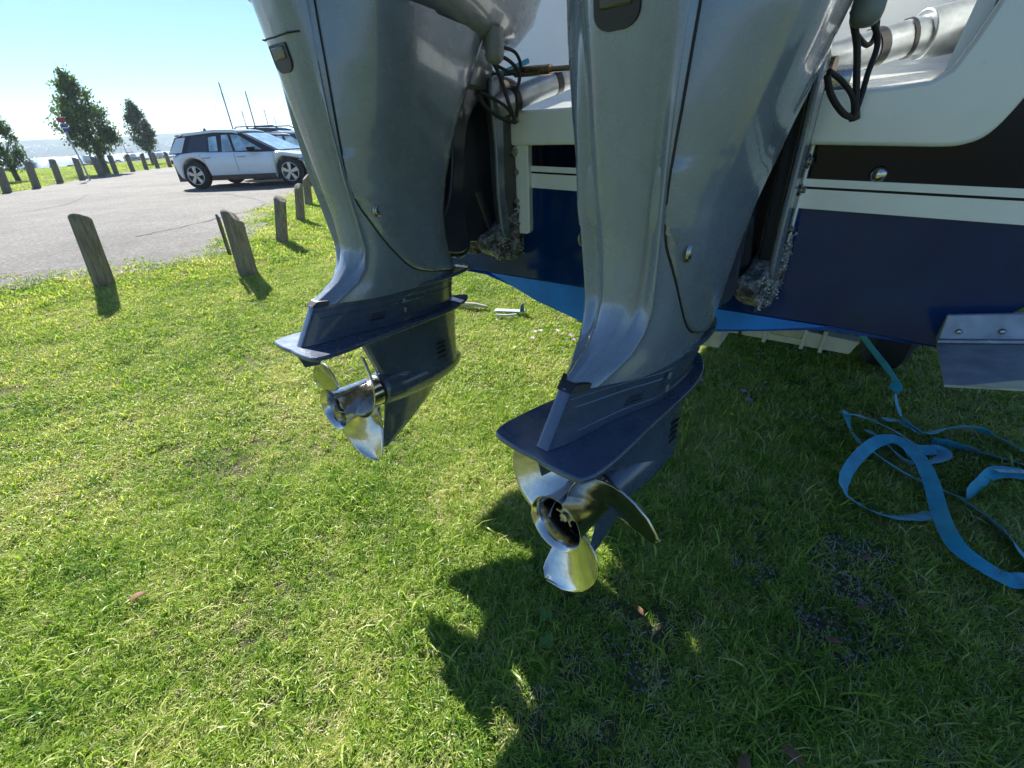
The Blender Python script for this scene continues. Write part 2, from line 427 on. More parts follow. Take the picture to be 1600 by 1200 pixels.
# shore bank: short slope from the lawn edge down to the water
mb = MB(); top = [(x, y, 0) for x, y in shore]; bot = [(x - 2.2, y + 1.2, -1.7) for x, y in shore]
mb.rings([top, bot], caps=False, closed=False); tag(mb.obj('shore_bank', 'rock', smooth=False), kind='structure')
tag(MB().add([(-4200, -4200, -1.5), (4200, -4200, -1.5), (4200, 4200, -1.5), (-4200, 4200, -1.5)], [(0, 1, 2, 3)]).obj('water', 'water', smooth=False), kind='structure')
# car park
edge_near = [(-9, 2.2), (-6.2, 3.1), (-4.9, 3.72), (-4.36, 3.81), (-3.75, 4.12), (-3.3, 4.38), (-3.02, 4.75), (-3.05, 5.4), (-3.3, 6.3), (-3.75, 7.9), (-4.3, 10.1), (-4.6, 12.4), (-3.2, 14.0), (6, 16), (30, 20)]
edge_far = [(30, 40), (-10, 38), (-20.3, 35.5), (-21.1, 32.0), (-20.9, 29.6), (-19.9, 25.4), (-18.6, 22.0), (-17.3, 19.2), (-15.6, 15.4), (-15.2, 12), (-16.5, 5), (-18, 0)]
rnd = random.Random(3)
en = catmull([gp(x, y)[:2] for x, y in edge_near], 14)
en = [(x + rnd.uniform(-.05, .05) * (1 if y < 9 else .3), y + rnd.uniform(-.06, .06) * (1 if y < 9 else .3)) for x, y in en]
ef = [tuple(p) for p in catmull(edge_far, 5)]
park = [tuple(p) for p in en] + ef
sheet('car_park', park, .008, 'asphalt', cut=(-13, 8, 1, 16))

# sealed cracks wandering over the car park
def crack(pts, w_):
    rr = random.Random(len(pts)); P = [gp(*p)[:2] for p in pts]; c = catmull([np.array(p) for p in P], 14); L_ = []; R_ = []
    for i, p in enumerate(c):
        d = c[min(i + 1, len(c) - 1)] - c[max(i - 1, 0)]; d = d / (np.linalg.norm(d) + 1e-9); n_ = np.array([-d[1], d[0]]); q = p + n_ * rr.uniform(-.03, .03); k = w_ * rr.uniform(.4, 1.3)
        for arr, sg in ((L_, 1), (R_, -1)):
            v = q + n_ * sg * k; arr.append((v[0], v[1], G(v[0], v[1]) + .014))
    mb = MB(); mb.rings([L_, R_], caps=False, closed=False); tag(mb.obj('crack_line', 'cracktar', smooth=False), kind='structure')
MAT['cracktar'] = simple('crack_tar', (.085, .083, .08), .9, var=.5, vscale=6)
crack([(-4.9, 6.2), (-4.6, 7.4), (-4.6, 9.2), (-6.4, 11.4), (-7.9, 12.0)], .02)
crack([(-9.5, 5.2), (-10.2, 8.4), (-9.8, 10.6), (-11.5, 13.5)], .022)
# far shore hills
hp = [(-100, .012), (-75, .016), (-60, .021), (-52, .0185), (-45.5, .0196), (-43.3, .0192), (-41.3, .0202), (-40.1, .0199), (-37, .0211), (-33.6, .0216), (-31.5, .0230), (-28.7, .0222), (-20, .018), (-5, .014), (20, .010), (50, .008)]
mb = MB(); cols = []
azs = np.linspace(-100, 50, 300); hs = np.interp(azs, [p[0] for p in hp], [p[1] for p in hp])
rows = [(896, -2.0, 0), (905, .22, .3), (925, .4, .5), (960, .62, .5), (1010, .85, .4), (1060, 1.0, .2), (1200, .6, 0)]
rings = []
for d, fr, na in rows:
    ring = []
    for i, (a_, h_) in enumerate(zip(azs, hs)):
        nz = noise.noise(Vector((a_ * .35, d * .01, 0))) + .5 * noise.noise(Vector((a_ * 1.3, d * .02, 4)))
        dd = d + 6 * noise.noise(Vector((a_ * .5, d, 2)))
        z = h_ * 1060 * max(fr, 0) * (1 + .25 * na * nz) + (1.0 if fr >= 1 else 0)
        if fr < 0: z = -2
        if fr >= 1: z += .5 * noise.noise(Vector((a_ * 9, 0, 0)))
        r_ = math.radians(a_); ring.append((math.sin(r_) * dd, math.cos(r_) * dd, z))
    rings.append(ring)
mb.rings(rings, caps=False, closed=False); tag(mb.obj('hills', 'hill', auto=0), kind='structure')
# houses on the far shore
hm = MB(); hm.box((-6, -5, -1), (6, 5, 4.5)); house_wall = hm
def far_house(i, a_, d, z, s):
    r_ = math.radians(a_)
    t = thing('far_house', 'tiny pale house among the trees on the hazy far shore', 'house', (math.sin(r_) * d, math.cos(r_) * d, z), rnd.uniform(0, 3), 'houses on the far shore')
    w_ = bpy.data.objects.new('wall', hw.data); S.collection.objects.link(w_); w_.parent = t; w_.scale = (s, s, s)
    r2 = bpy.data.objects.new('roof', hr.data); S.collection.objects.link(r2); r2.parent = t; r2.scale = (s, s, s)
hw = MB().box((-6, -4, -2), (6, 4, 3.5)).obj('wall', 'housewall', smooth=False)
hr = MB().rings([[(-6.6, -4.6, 3.5), (6.6, -4.6, 3.5), (6.6, 4.6, 3.5), (-6.6, 4.6, 3.5)], [(-6.2, -.2, 6), (6.2, -.2, 6), (6.2, .2, 6), (-6.2, .2, 6)]]).obj('roof', 'roof', smooth=False)
for i in range(46):
    a_ = rnd.uniform(-46, -31); k = rnd.random() ** 1.6; d = 903 + 60 * k
    h_ = float(np.interp(a_, azs, hs)); fr = np.interp(d, [896, 905, 925, 960, 1010], [0, .22, .4, .62, .85])
    far_house(i, a_, d, h_ * 1060 * fr + .5, rnd.uniform(.25, .42))
bpy.data.objects.remove(hw); bpy.data.objects.remove(hr)

# shoreline rocks
mb = MB()
for i in range(240):
    t = i / 239; k = t * 3; p = catmull([(-66, 26), (-41, 40.4), (-41.6, 55), (-44.5, 69.5), (-36, 75)], 60)[int(t * 239)]
    s = rnd.uniform(.12, .38); c = Vector((p[0] + rnd.uniform(-.9, .3), p[1] + rnd.uniform(-.5, .7), rnd.uniform(-.25, .02)))
    vs = [c + Vector((math.cos(u) * math.cos(v_), math.sin(u) * math.cos(v_), math.sin(v_) * .7)) * s * rnd.uniform(.7, 1.25) for v_ in (-.9, 0, .9) for u in (0, 1.05, 2.1, 3.14, 4.2, 5.25)]
    mb.rings([vs[0:6], vs[6:12], vs[12:18]])
tag(mb.obj('shore_rocks', 'rock', smooth=False), kind='stuff')
#@@GRASS
# ------------------------------------------------------------------ grass
def tuft_mesh(name, n, L, Wd, spread, lean, mat, seed):
    r = random.Random(seed); mb = MB()
    for i in range(n):
        a = r.uniform(0, 2 * PI); ra = spread * math.sqrt(r.random()); bx, by = ra * math.cos(a), ra * math.sin(a)
        d = r.uniform(0, 2 * PI); l = L * r.uniform(.45, 1.15); ln = lean * r.uniform(.3, 1.25); wd = Wd * r.uniform(.6, 1.2)
        px, py = -math.sin(d), math.cos(d); tw = r.uniform(-.6, .6)
        pts = []; x = z = 0; th = r.uniform(.1, .5) * lean
        for k in range(4):
            ww = wd * (1, .95, .7, .06)[k] / 2
            c = math.cos(tw * k / 3); s_ = math.sin(tw * k / 3)
            for sg in (-1, 1):
                pts.append((bx + x * math.cos(d) + px * ww * sg * c, by + x * math.sin(d) + py * ww * sg * c, z + ww * sg * s_ - .004))
            x += l / 3 * math.sin(th); z = max(z + l / 3 * math.cos(th), .002); th += ln * .62
        mb.add(pts, [(0, 1, 3, 2), (2, 3, 5, 4), (4, 5, 7, 6)])
    o = mb.obj(name, mat, auto=0)
    for c in list(o.users_collection): c.objects.unlink(o)
    return o
def scatter(name, pts, tufts, kind='stuff', label=None, smin=.7, smax=1.3):
    """pts: array (n,4) x y z scale; tufts picked at random and instanced on them"""
    me = bpy.data.meshes.new(name); me.from_pydata([tuple(p[:3]) for p in pts], [], [])
    at = me.attributes.new('sc', 'FLOAT', 'POINT'); at.data.foreach_set('value', [float(p[3]) for p in pts])
    o = bpy.data.objects.new(name, me); S.collection.objects.link(o)
    col = bpy.data.collections.new(name + '_kinds')
    for t in tufts: col.objects.link(t)
    g = bpy.data.node_groups.new(name, 'GeometryNodeTree')
    g.interface.new_socket('Geometry', in_out='INPUT', socket_type='NodeSocketGeometry')
    g.interface.new_socket('Geometry', in_out='OUTPUT', socket_type='NodeSocketGeometry')
    N = g.nodes; L = g.links
    gi = N.new('NodeGroupInput'); go = N.new('NodeGroupOutput')
    ci = N.new('GeometryNodeCollectionInfo'); ci.inputs['Collection'].default_value = col
    ci.inputs['Separate Children'].default_value = True; ci.inputs['Reset Children'].default_value = True
    ip = N.new('GeometryNodeInstanceOnPoints'); ip.inputs['Pick Instance'].default_value = True
    rv = N.new('FunctionNodeRandomValue'); rv.data_type = 'FLOAT_VECTOR'
    rv.inputs[0].default_value = (-.12, -.12, 0); rv.inputs[1].default_value = (.12, .12, 2 * PI)
    na = N.new('GeometryNodeInputNamedAttribute'); na.data_type = 'FLOAT'; na.inputs['Name'].default_value = 'sc'
    L.new(gi.outputs[0], ip.inputs['Points']); L.new(ci.outputs[0], ip.inputs['Instance'])
    L.new(rv.outputs[0], ip.inputs['Rotation']); L.new(na.outputs[0], ip.inputs['Scale'])
    L.new(ip.outputs[0], go.inputs[0])
    md = o.modifiers.new('scatter', 'NODES'); md.node_group = g
    tag(o, kind=kind)
    if label: o['label'] = label
    return o
rg = np.random.default_rng(5)
# keep-out: car park polygon
pk = np.array(park)
def in_poly(P, poly):
    x, y = P[:, 0], P[:, 1]; ins = np.zeros(len(P), bool); n = len(poly); j = n - 1
    for i in range(n):
        xi, yi = poly[i]; xj, yj = poly[j]
        c = ((yi > y) != (yj > y)) & (x < (xj - xi) * (y - yi) / (yj - yi + 1e-12) + xi); ins ^= c; j = i
    return ins
def pnoise(P, sc, seed):
    return np.array([noise.noise(Vector((p[0] * sc + seed, p[1] * sc, seed))) for p in P])
bare = [(.80, .86, .12), (.84, .72, .10), (.76, .60, .12), (.9, .80, .08), (.62, .52, .10), (.24, .52, .06), (.97, 1.5, .07), (.60, .75, .07), (-.75, 1.35, .12), (-1.35, 2.0, .16), (.3, .6, .05), (1.0, .38, .12)]
bare = [(gp(a, b)[0], gp(a, b)[1], c * 1.3) for a, b, c in bare]
def ring_pts(r0, r1, dens, asp_allow=.0, amin=-75, amax=75):
    area = (r1 * r1 - r0 * r0) * math.radians(amax - amin) / 2
    n = int(area * dens); a = np.radians(rg.uniform(amin, amax, n)); r = np.sqrt(rg.uniform(r0 * r0, r1 * r1, n))
    P = np.stack([np.sin(a) * r, np.cos(a) * r - .1], 1)
    ia = in_poly(P, park)
    if asp_allow > 0:
        # ragged, thinning fringe over the edge of the sealed surface
        E = np.array(en); keep = np.ones(len(P), bool); idx = np.where(ia)[0]
        if len(idx):
            dmin = np.min(np.hypot(P[idx, None, 0] - E[None, :, 0], P[idx, None, 1] - E[None, :, 1]), 1)
            pr = np.clip(1 - dmin / asp_allow, 0, 1) ** 2.2 * .7; keep[idx] = rg.random(len(idx)) < pr
        P = P[keep]
    else: P = P[~ia]
    return P
def build_grass(name, P, tufts, s0, thin=True, label=None):
    nz = pnoise(P, 2.1, 3.1) + .5 * pnoise(P, 6.5, 9.2)
    sc = s0 * (1 + .42 * nz + rg.uniform(-.3, .3, len(P)))
    keep = rg.random(len(P)) < np.clip(.86 + .55 * nz, .25, 1)
    for bx, by, br in bare:
        d = np.hypot(P[:, 0] - bx, P[:, 1] - by); near = d < br * 1.6
        keep &= ~(near & (rg.random(len(P)) < np.clip(1.35 - d / br, 0, .6)))
    P = P[keep]; sc = np.clip(sc[keep], .4 * s0, 1.7 * s0)
    pts = np.column_stack([P, [G(x, y) for x, y in P], sc])
    return scatter(name, pts, tufts, label=label)
near_t = [tuft_mesh('t%d' % i, 18, .040, .0029, .022, 1.2, 'blade', i) for i in range(10)] + [tuft_mesh('s%d' % i, 9, .036, .0022, .022, 1.5, 'straw', 50 + i) for i in range(2)]
mid_t = [tuft_mesh('u%d' % i, 20, .044, .0044, .04, 1.15, 'blade', 100 + i) for i in range(7)] + [tuft_mesh('v%d' % i, 9, .042, .0045, .035, 1.5, 'straw', 150 + i) for i in range(2)]
far_t = [tuft_mesh('w%d' % i, 26, .055, .0075, .09, 1.05, 'blade', 200 + i) for i in range(5)] + [tuft_mesh('y%d' % i, 16, .045, .006, .08, 1.4, 'straw', 250 + i) for i in range(2)]
build_grass('lawn_grass', ring_pts(.15, 2.3, 5600, amin=-88, amax=92), near_t, 1.0)
build_grass('lawn_grass', ring_pts(2.3, 5.6, 2100, .6, -72, 65), mid_t, 1.0)
build_grass('lawn_grass', ring_pts(5.6, 14, 480, .7, -60, 42), far_t, 1.0)
# grass strip beyond the car park
P = ring_pts(20, 60, 16, 0, -62, -25); P = P[in_poly(P, [tuple(p) for p in shore] + [(420, -400), (-420, -400)])]
build_grass('shore_grass', P, far_t, 1.5)
# longer stray blades near the camera
tall = [tuft_mesh('l%d' % i, 5, .085, .004, .02, 1.3, 'blade', 300 + i) for i in range(4)] + [tuft_mesh('m%d' % i, 5, .075, .0026, .03, 1.7, 'straw', 320 + i) for i in range(1)]
build_grass('lawn_grass_stray', ring_pts(.1, 3.2, 240, amin=-80, amax=80), tall, 1.0)
# gravel showing through the bare patches
mb = MB()
for bx, by, br in bare[:8]:
    for i in range(int(4200 * br * br * 3)):
        a = rnd.uniform(0, 6.28); r_ = br * 1.1 * math.sqrt(rnd.random()); s = rnd.uniform(.0022, .0065)
        c = Vector((bx + r_ * math.cos(a), by + r_ * math.sin(a), G(bx, by) + s * .4))
        q = [c + Vector((rnd.uniform(.7, 1.2) * s * math.cos(t), rnd.uniform(.7, 1.2) * s * math.sin(t), 0)) for t in (0, 1.57, 3.14, 4.71)]
        mb.add(q + [c + Vector((0, 0, s * .8))], [(0, 1, 4), (1, 2, 4), (2, 3, 4), (3, 0, 4)])
tag(mb.obj('gravel', 'gravel', smooth=False), kind='stuff')
# ------------------------------------------------------------------ haze
m = bpy.data.materials.new('haze_air'); m.use_nodes = True; n = m.node_tree; n.nodes.clear()
v = n.nodes.new('ShaderNodeVolumePrincipled'); v.inputs['Color'].default_value = (.38, .64, 1, 1); v.inputs['Density'].default_value = .00004; v.inputs['Anisotropy'].default_value = .3
o = n.nodes.new('ShaderNodeOutputMaterial'); n.links.new(v.outputs[0], o.inputs['Volume'])
MAT['haze'] = m
h_ = MB().box((-4300, -4300, -3), (4300, 4300, 42)).obj('haze', 'haze', smooth=False); tag(h_, kind='stuff')
#@@ENDGRASS

# ------------------------------------------------------------------ bollards
def bollard(x, y, h, lean, r, label, group, seed, notch=False, ly=0):
    rr = random.Random(seed); t = thing('bollard', label, 'bollard', (x, y, 0), rr.uniform(0, 6.28) * 0, group)
    n = 20; rings = []; jit = [1 + rr.uniform(-.03, .03) for _ in range(n)]; crack = [rr.randrange(n) for _ in range(3)]
    for z, k in ((-.08, 1.04), (0.02, 1.03), (.3 * h, 1), (.6 * h, .985), (.9 * h, .975), (.965 * h, .95), (.99 * h, .84), (1.0 * h, .55)):
        ring = []
        for i in range(n):
            q = r * k * jit[i] * (.86 if (i in crack and z < .95 * h) else 1); a = 2 * PI * i / n
            f = max(z, 0) / h
            zz = z - (.035 * math.cos(a * 1 + seed) * (1 if z > .9 * h else 0))
            if notch and z > .85 * h and math.cos(a - .2) > .35: zz -= .05
            ring.append((q * math.cos(a) + lean * f, q * math.sin(a) + ly * f, zz))
        rings.append(ring)
    MB().rings(rings).obj('post', 'wood', t, auto=50)
    return t
NEARP = [[-3.47, 3.826, .565, .071], [-2.311, 3.982, .52, .025], [-2.61, 5.388, .47, .112], [-2.997, 6.932, .47, .095], [-3.543, 8.711, .48, .073], [-3.864, 10.257, .41, -.015]]
lab = ['thick grey timber bollard at the sealed edge, standing alone nearest the left of the photo', 'split weathered bollard with a thin dark metal strip against its left side',
       'timber bollard third from the left, leaning where the lawn meets the car park', 'slim bollard in the sunlit grass, fourth along from the left',
       'bollard just right of the front wheel of the white hatchback', 'bollard farthest along the lawn edge, beside the near outboard skeg side of the cars']
lab[5] = 'last short bollard of the lawn edge row, half behind the far outboard'
rad = [.074, .078, .064, .062, .066, .07]
for i, (x, y, h, ln) in enumerate(NEARP):
    x0_ = x; x, y, z0_ = gp(x, y); ks = x / x0_; h *= ks; ln *= ks; rad[i] *= ks
    b = bollard(x, y, h, ln, rad[i], lab[i], 'timber bollards along the lawn edge', 11 + i, notch=(i == 1)); b.location.z = z0_
    if i == 1:
        MB().prism([(-.130, .22), (-.112, .2), (-.10, .56), (-.118, .60)], 1, -.02, .02).obj('metal_strip', MAT['blackpaint'], b, smooth=False, bevel=.002)
FARP = [[-16.001, 15.873, .725, .137], [-16.451, 17.413, .81, .134], [-17.794, 19.92, .83, .114], [-18.257, 21.568, .845, .115], [-18.992, 23.611, .815, -.01], [-20.439, 26.415, .845, .043], [-20.606, 27.871, .86, .014], [-21.15, 29.735, .845, .081], [-21.252, 30.908, .845, .019], [-21.283, 32.118, .84, .032]]
ordn = ['leftmost', 'second', 'third', 'fourth', 'fifth', 'sixth', 'seventh', 'eighth', 'ninth', 'tenth']
for i, (x, y, h, ln) in enumerate(FARP):
    bollard(x, y, h, ln, (.115 if i != 4 else .14), 'timber post %s from the left in the row beyond the car park' % ordn[i] if i else 'leftmost timber post of the row beyond the car park', 'timber posts between car park and shore', 40 + i)

# ------------------------------------------------------------------ trees
def tree(x, y, h, label, seed, w_, zb, lobes):
    rr = random.Random(seed); t = thing('tree', label, 'tree', (x, y, 0), 0, 'young trees on the shore grass')
    mb = MB(); mb.tube([(0, 0, -.1), (.02, 0, h * .25), (-.03, .02, h * .55), (0, 0, h * .92)], [.15 * h / 4, .12 * h / 4, .06 * h / 4, .015], 8)
    for i in range(14):
        z0 = h * rr.uniform(.2, .7); a = rr.uniform(0, 6.28); l = w_ * rr.uniform(.5, .85)
        mb.tube([(0, 0, z0), (l * .4 * math.cos(a), l * .4 * math.sin(a), z0 + l * .45), (l * .8 * math.cos(a), l * .8 * math.sin(a), z0 + l * 1.15)], [.035, .022, .008], 5)
    mb.obj('trunk', 'bark', t)
    vs = []; fs = []
    clumps = []
    for i in range(175):
        f = rr.random(); z = zb + (h - zb) * f
        prof = (math.sin(min(f * 1.0, 1) ** .62 * PI) ** .75) if f < 1 else 0
        a = rr.uniform(0, 6.28); side = 1 + .22 * math.sin(a * 2 + seed) + .15 * math.sin(a * 3 + f * 9)
        r_ = w_ * prof * side * math.sqrt(rr.uniform(.2, 1))
        clumps.append((r_ * math.cos(a), r_ * math.sin(a), z, rr.uniform(.13, .30) * h / 4))
    for lx, lz, lr in lobes:
        for i in range(24):
            clumps.append((lx + rr.gauss(0, lr), rr.gauss(0, lr), lz + rr.gauss(0, lr), rr.uniform(.12, .24)))
    for cx, cy, cz, cr in clumps:
        for k in range(42):
            p = Vector((cx + rr.gauss(0, cr * .55), cy + rr.gauss(0, cr * .55), cz + rr.gauss(0, cr * .6)))
            s = rr.uniform(.04, .085) * h / 4; q = Vector((rr.gauss(0, 1), rr.gauss(0, 1), rr.gauss(0, 1) - .3)).normalized(); u = q.orthogonal().normalized(); v_ = q.cross(u)
            o = len(vs); vs += [p - u * s, p + v_ * s * .55, p + u * s, p - v_ * s * .55]; fs.append((o, o + 1, o + 2, o + 3))
    MB().add(vs, fs).obj('crown', 'leafgreen', t, auto=0, smooth=False)
tree(-20.9, 26.4, 4.35, 'largest dark green tree, behind the red and blue sign', 1, .92, 1.0, [(.95, 1.7, .12), (-.5, 2.6, .2)])
tree(-28.6, 41.3, 4.2, 'smallest slender tree, left of the white hatchback', 2, .80, 1.05, [(.5, 2.2, .2), (-.4, 3.2, .15)])
tree(-22.3, 22.9, 2.95, 'leafy tree cut off by the left edge of the photo', 3, .85, .6, [])

# ------------------------------------------------------------------ sign
t = thing('parking_sign', 'thin sign pole with red and blue sign in front of the big tree', 'sign', (-17.262, 20.75, 0), math.radians(35))
MB().tube([(0, 0, -.1), (0, 0, .6), (-.03, 0, 1.2), (-.05, 0, 2.35)], .03, 8).obj('pole', 'pole', t)
MB().box((-.15, -.04, 2.1), (.11, -.015, 2.27)).obj('red_panel', 'red', t, bevel=.01)
MB().box((-.10, -.045, 1.78), (.10, -.02, 2.04)).obj('blue_panel', 'signblue', t, bevel=.01)
MB().box((-.09, -.05, 1.9), (.09, -.0451, 1.93)).obj('white_bar', 'offwhite', t)

# ------------------------------------------------------------------ boats
def sailboat(x, y, h, rz, label, seed, hullcol='white', L=9, z=-1.5):
    t = thing('sailboat', label, 'sailboat', (x, y, z), rz, 'moored sailing boats')
    st = []
    for k in range(9):
        f = k / 8; xx = -L / 2 + L * f; wd = 1.45 * (L / 9) * math.sin(min(1, .25 + f * .9) * PI * .62 + .2) * (1 - f ** 5) + .02
        st.append([(xx, wd * c, s) for c, s in ((-1, 1.15 + .35 * f), (-.85, .3), (-.3, -.3), (.3, -.3), (.85, .3), (1, 1.15 + .35 * f))])
    MB().rings(st).obj('hull', hullcol, t)
    MB().rings([[(-L * .25, -.8, 1.2), (L * .15, -.65, 1.3), (L * .15, .65, 1.3), (-L * .25, .8, 1.2)], [(-L * .24, -.6, 1.75), (L * .08, -.45, 1.7), (L * .08, .45, 1.7), (-L * .24, .6, 1.75)]]).obj('cabin', 'offwhite', t, smooth=False)
    H = h - z
    MB().tube([(L * .08, 0, 1), (L * .08, 0, H)], [.12, .08], 8).obj('mast', 'mast', t)
    MB().tube([(L * .08, 0, 2.2), (-L * .35, 0, 2.3)], [.16, .12], 8).obj('boom', 'signblue', t)
    m = MB()
    m.tube([(L * .08, -.9, H * .55), (L * .08, .9, H * .55)], .03, 5)
    m.obj('spreader', 'mast', t)
    r = MB()
    for q in ((L * .49, 0, 1.5), (-L * .48, 0, 1.2)): r.tube([(L * .08, 0, H * .98), q], .014, 4)
    for s_ in (-1, 1): r.tube([(L * .08, 0, H * .96), (L * .08, s_ * .9, H * .55), (L * .06, s_ * 1.3, 1.3)], .012, 4)
    r.obj('rigging', 'mast', t)
    return t
MA = [(-41.813, 79.697, 9.34, 'tallest looking mast above the rear of the white hatchback', 9), (-43.168, 90.203, 9.02, 'yacht whose mast rises over the hatchback windscreen', 9), (-61.694, 136.725, 9.1, 'yacht with a short mast right of the windscreen mast', 10),
      (-75.829, 174.213, 9.04, 'yacht with the shortest, faintest mast over the parked cars', 10), (-35.696, 88.039, 8.22, 'yacht with a tall thin mast just left of the far outboard', 8), (-40.467, 102.286, 7.88, 'yacht mast half hidden against the edge of the far outboard', 9),
      (-43.669, 111.772, 7.82, 'farther yacht mast in the pair touching the far outboard edge', 9), (-66.224, 134.589, 8.94, 'yacht with a hair thin mast left of the windscreen mast', 10)]
for i, (x, y, h, l, L) in enumerate(MA): sailboat(x, y, h, rnd.uniform(.6, 1.6), l, i, L=L)
sailboat(-109.1, 117.0, 3.4, 2.3, 'small moored yacht on the glittering water at the far left', 21, L=8, hullcol='carnavy')
sailboat(-100.6, 137.0, 5.2, 2.6, 'moored yacht right of the biggest tree', 22, L=8, hullcol='carnavy')
sailboat(-95.5, 140.6, 5.9, 2.5, 'moored yacht behind the smallest tree', 23, L=9, hullcol='carnavy')
def launch(x, y, rz, label, s=1):
    t = thing('motor_launch', label, 'boat', (x, y, -1.5), rz, 'small motor boats at anchor'); L = 7 * s
    st = []
    for k in range(7):
        f = k / 6; xx = -L / 2 + L * f; wd = 1.2 * s * (1 - f ** 4) + .03
        st.append([(xx, wd, 1 + .3 * f), (xx, wd * .7, .1), (xx, 0, -.3), (xx, -wd * .7, .1), (xx, -wd, 1 + .3 * f)])
    MB().rings(st).obj('hull', 'carnavy', t)
    MB().box((-L * .2, -.8 * s, 1), (L * .15, .8 * s, 2.1 * s)).obj('wheelhouse', 'offwhite', t, bevel=.1)
    MB().box((-L * .19, -.81 * s, 1.5), (L * .155, .81 * s, 1.85)).obj('window_band', 'glass', t)
launch(-99, 121, 2.4, 'low motor launch with a pale wheelhouse between the two right trees')
launch(-84, 106, 2.2, 'motor launch nearest the shore posts, mid water', .9)
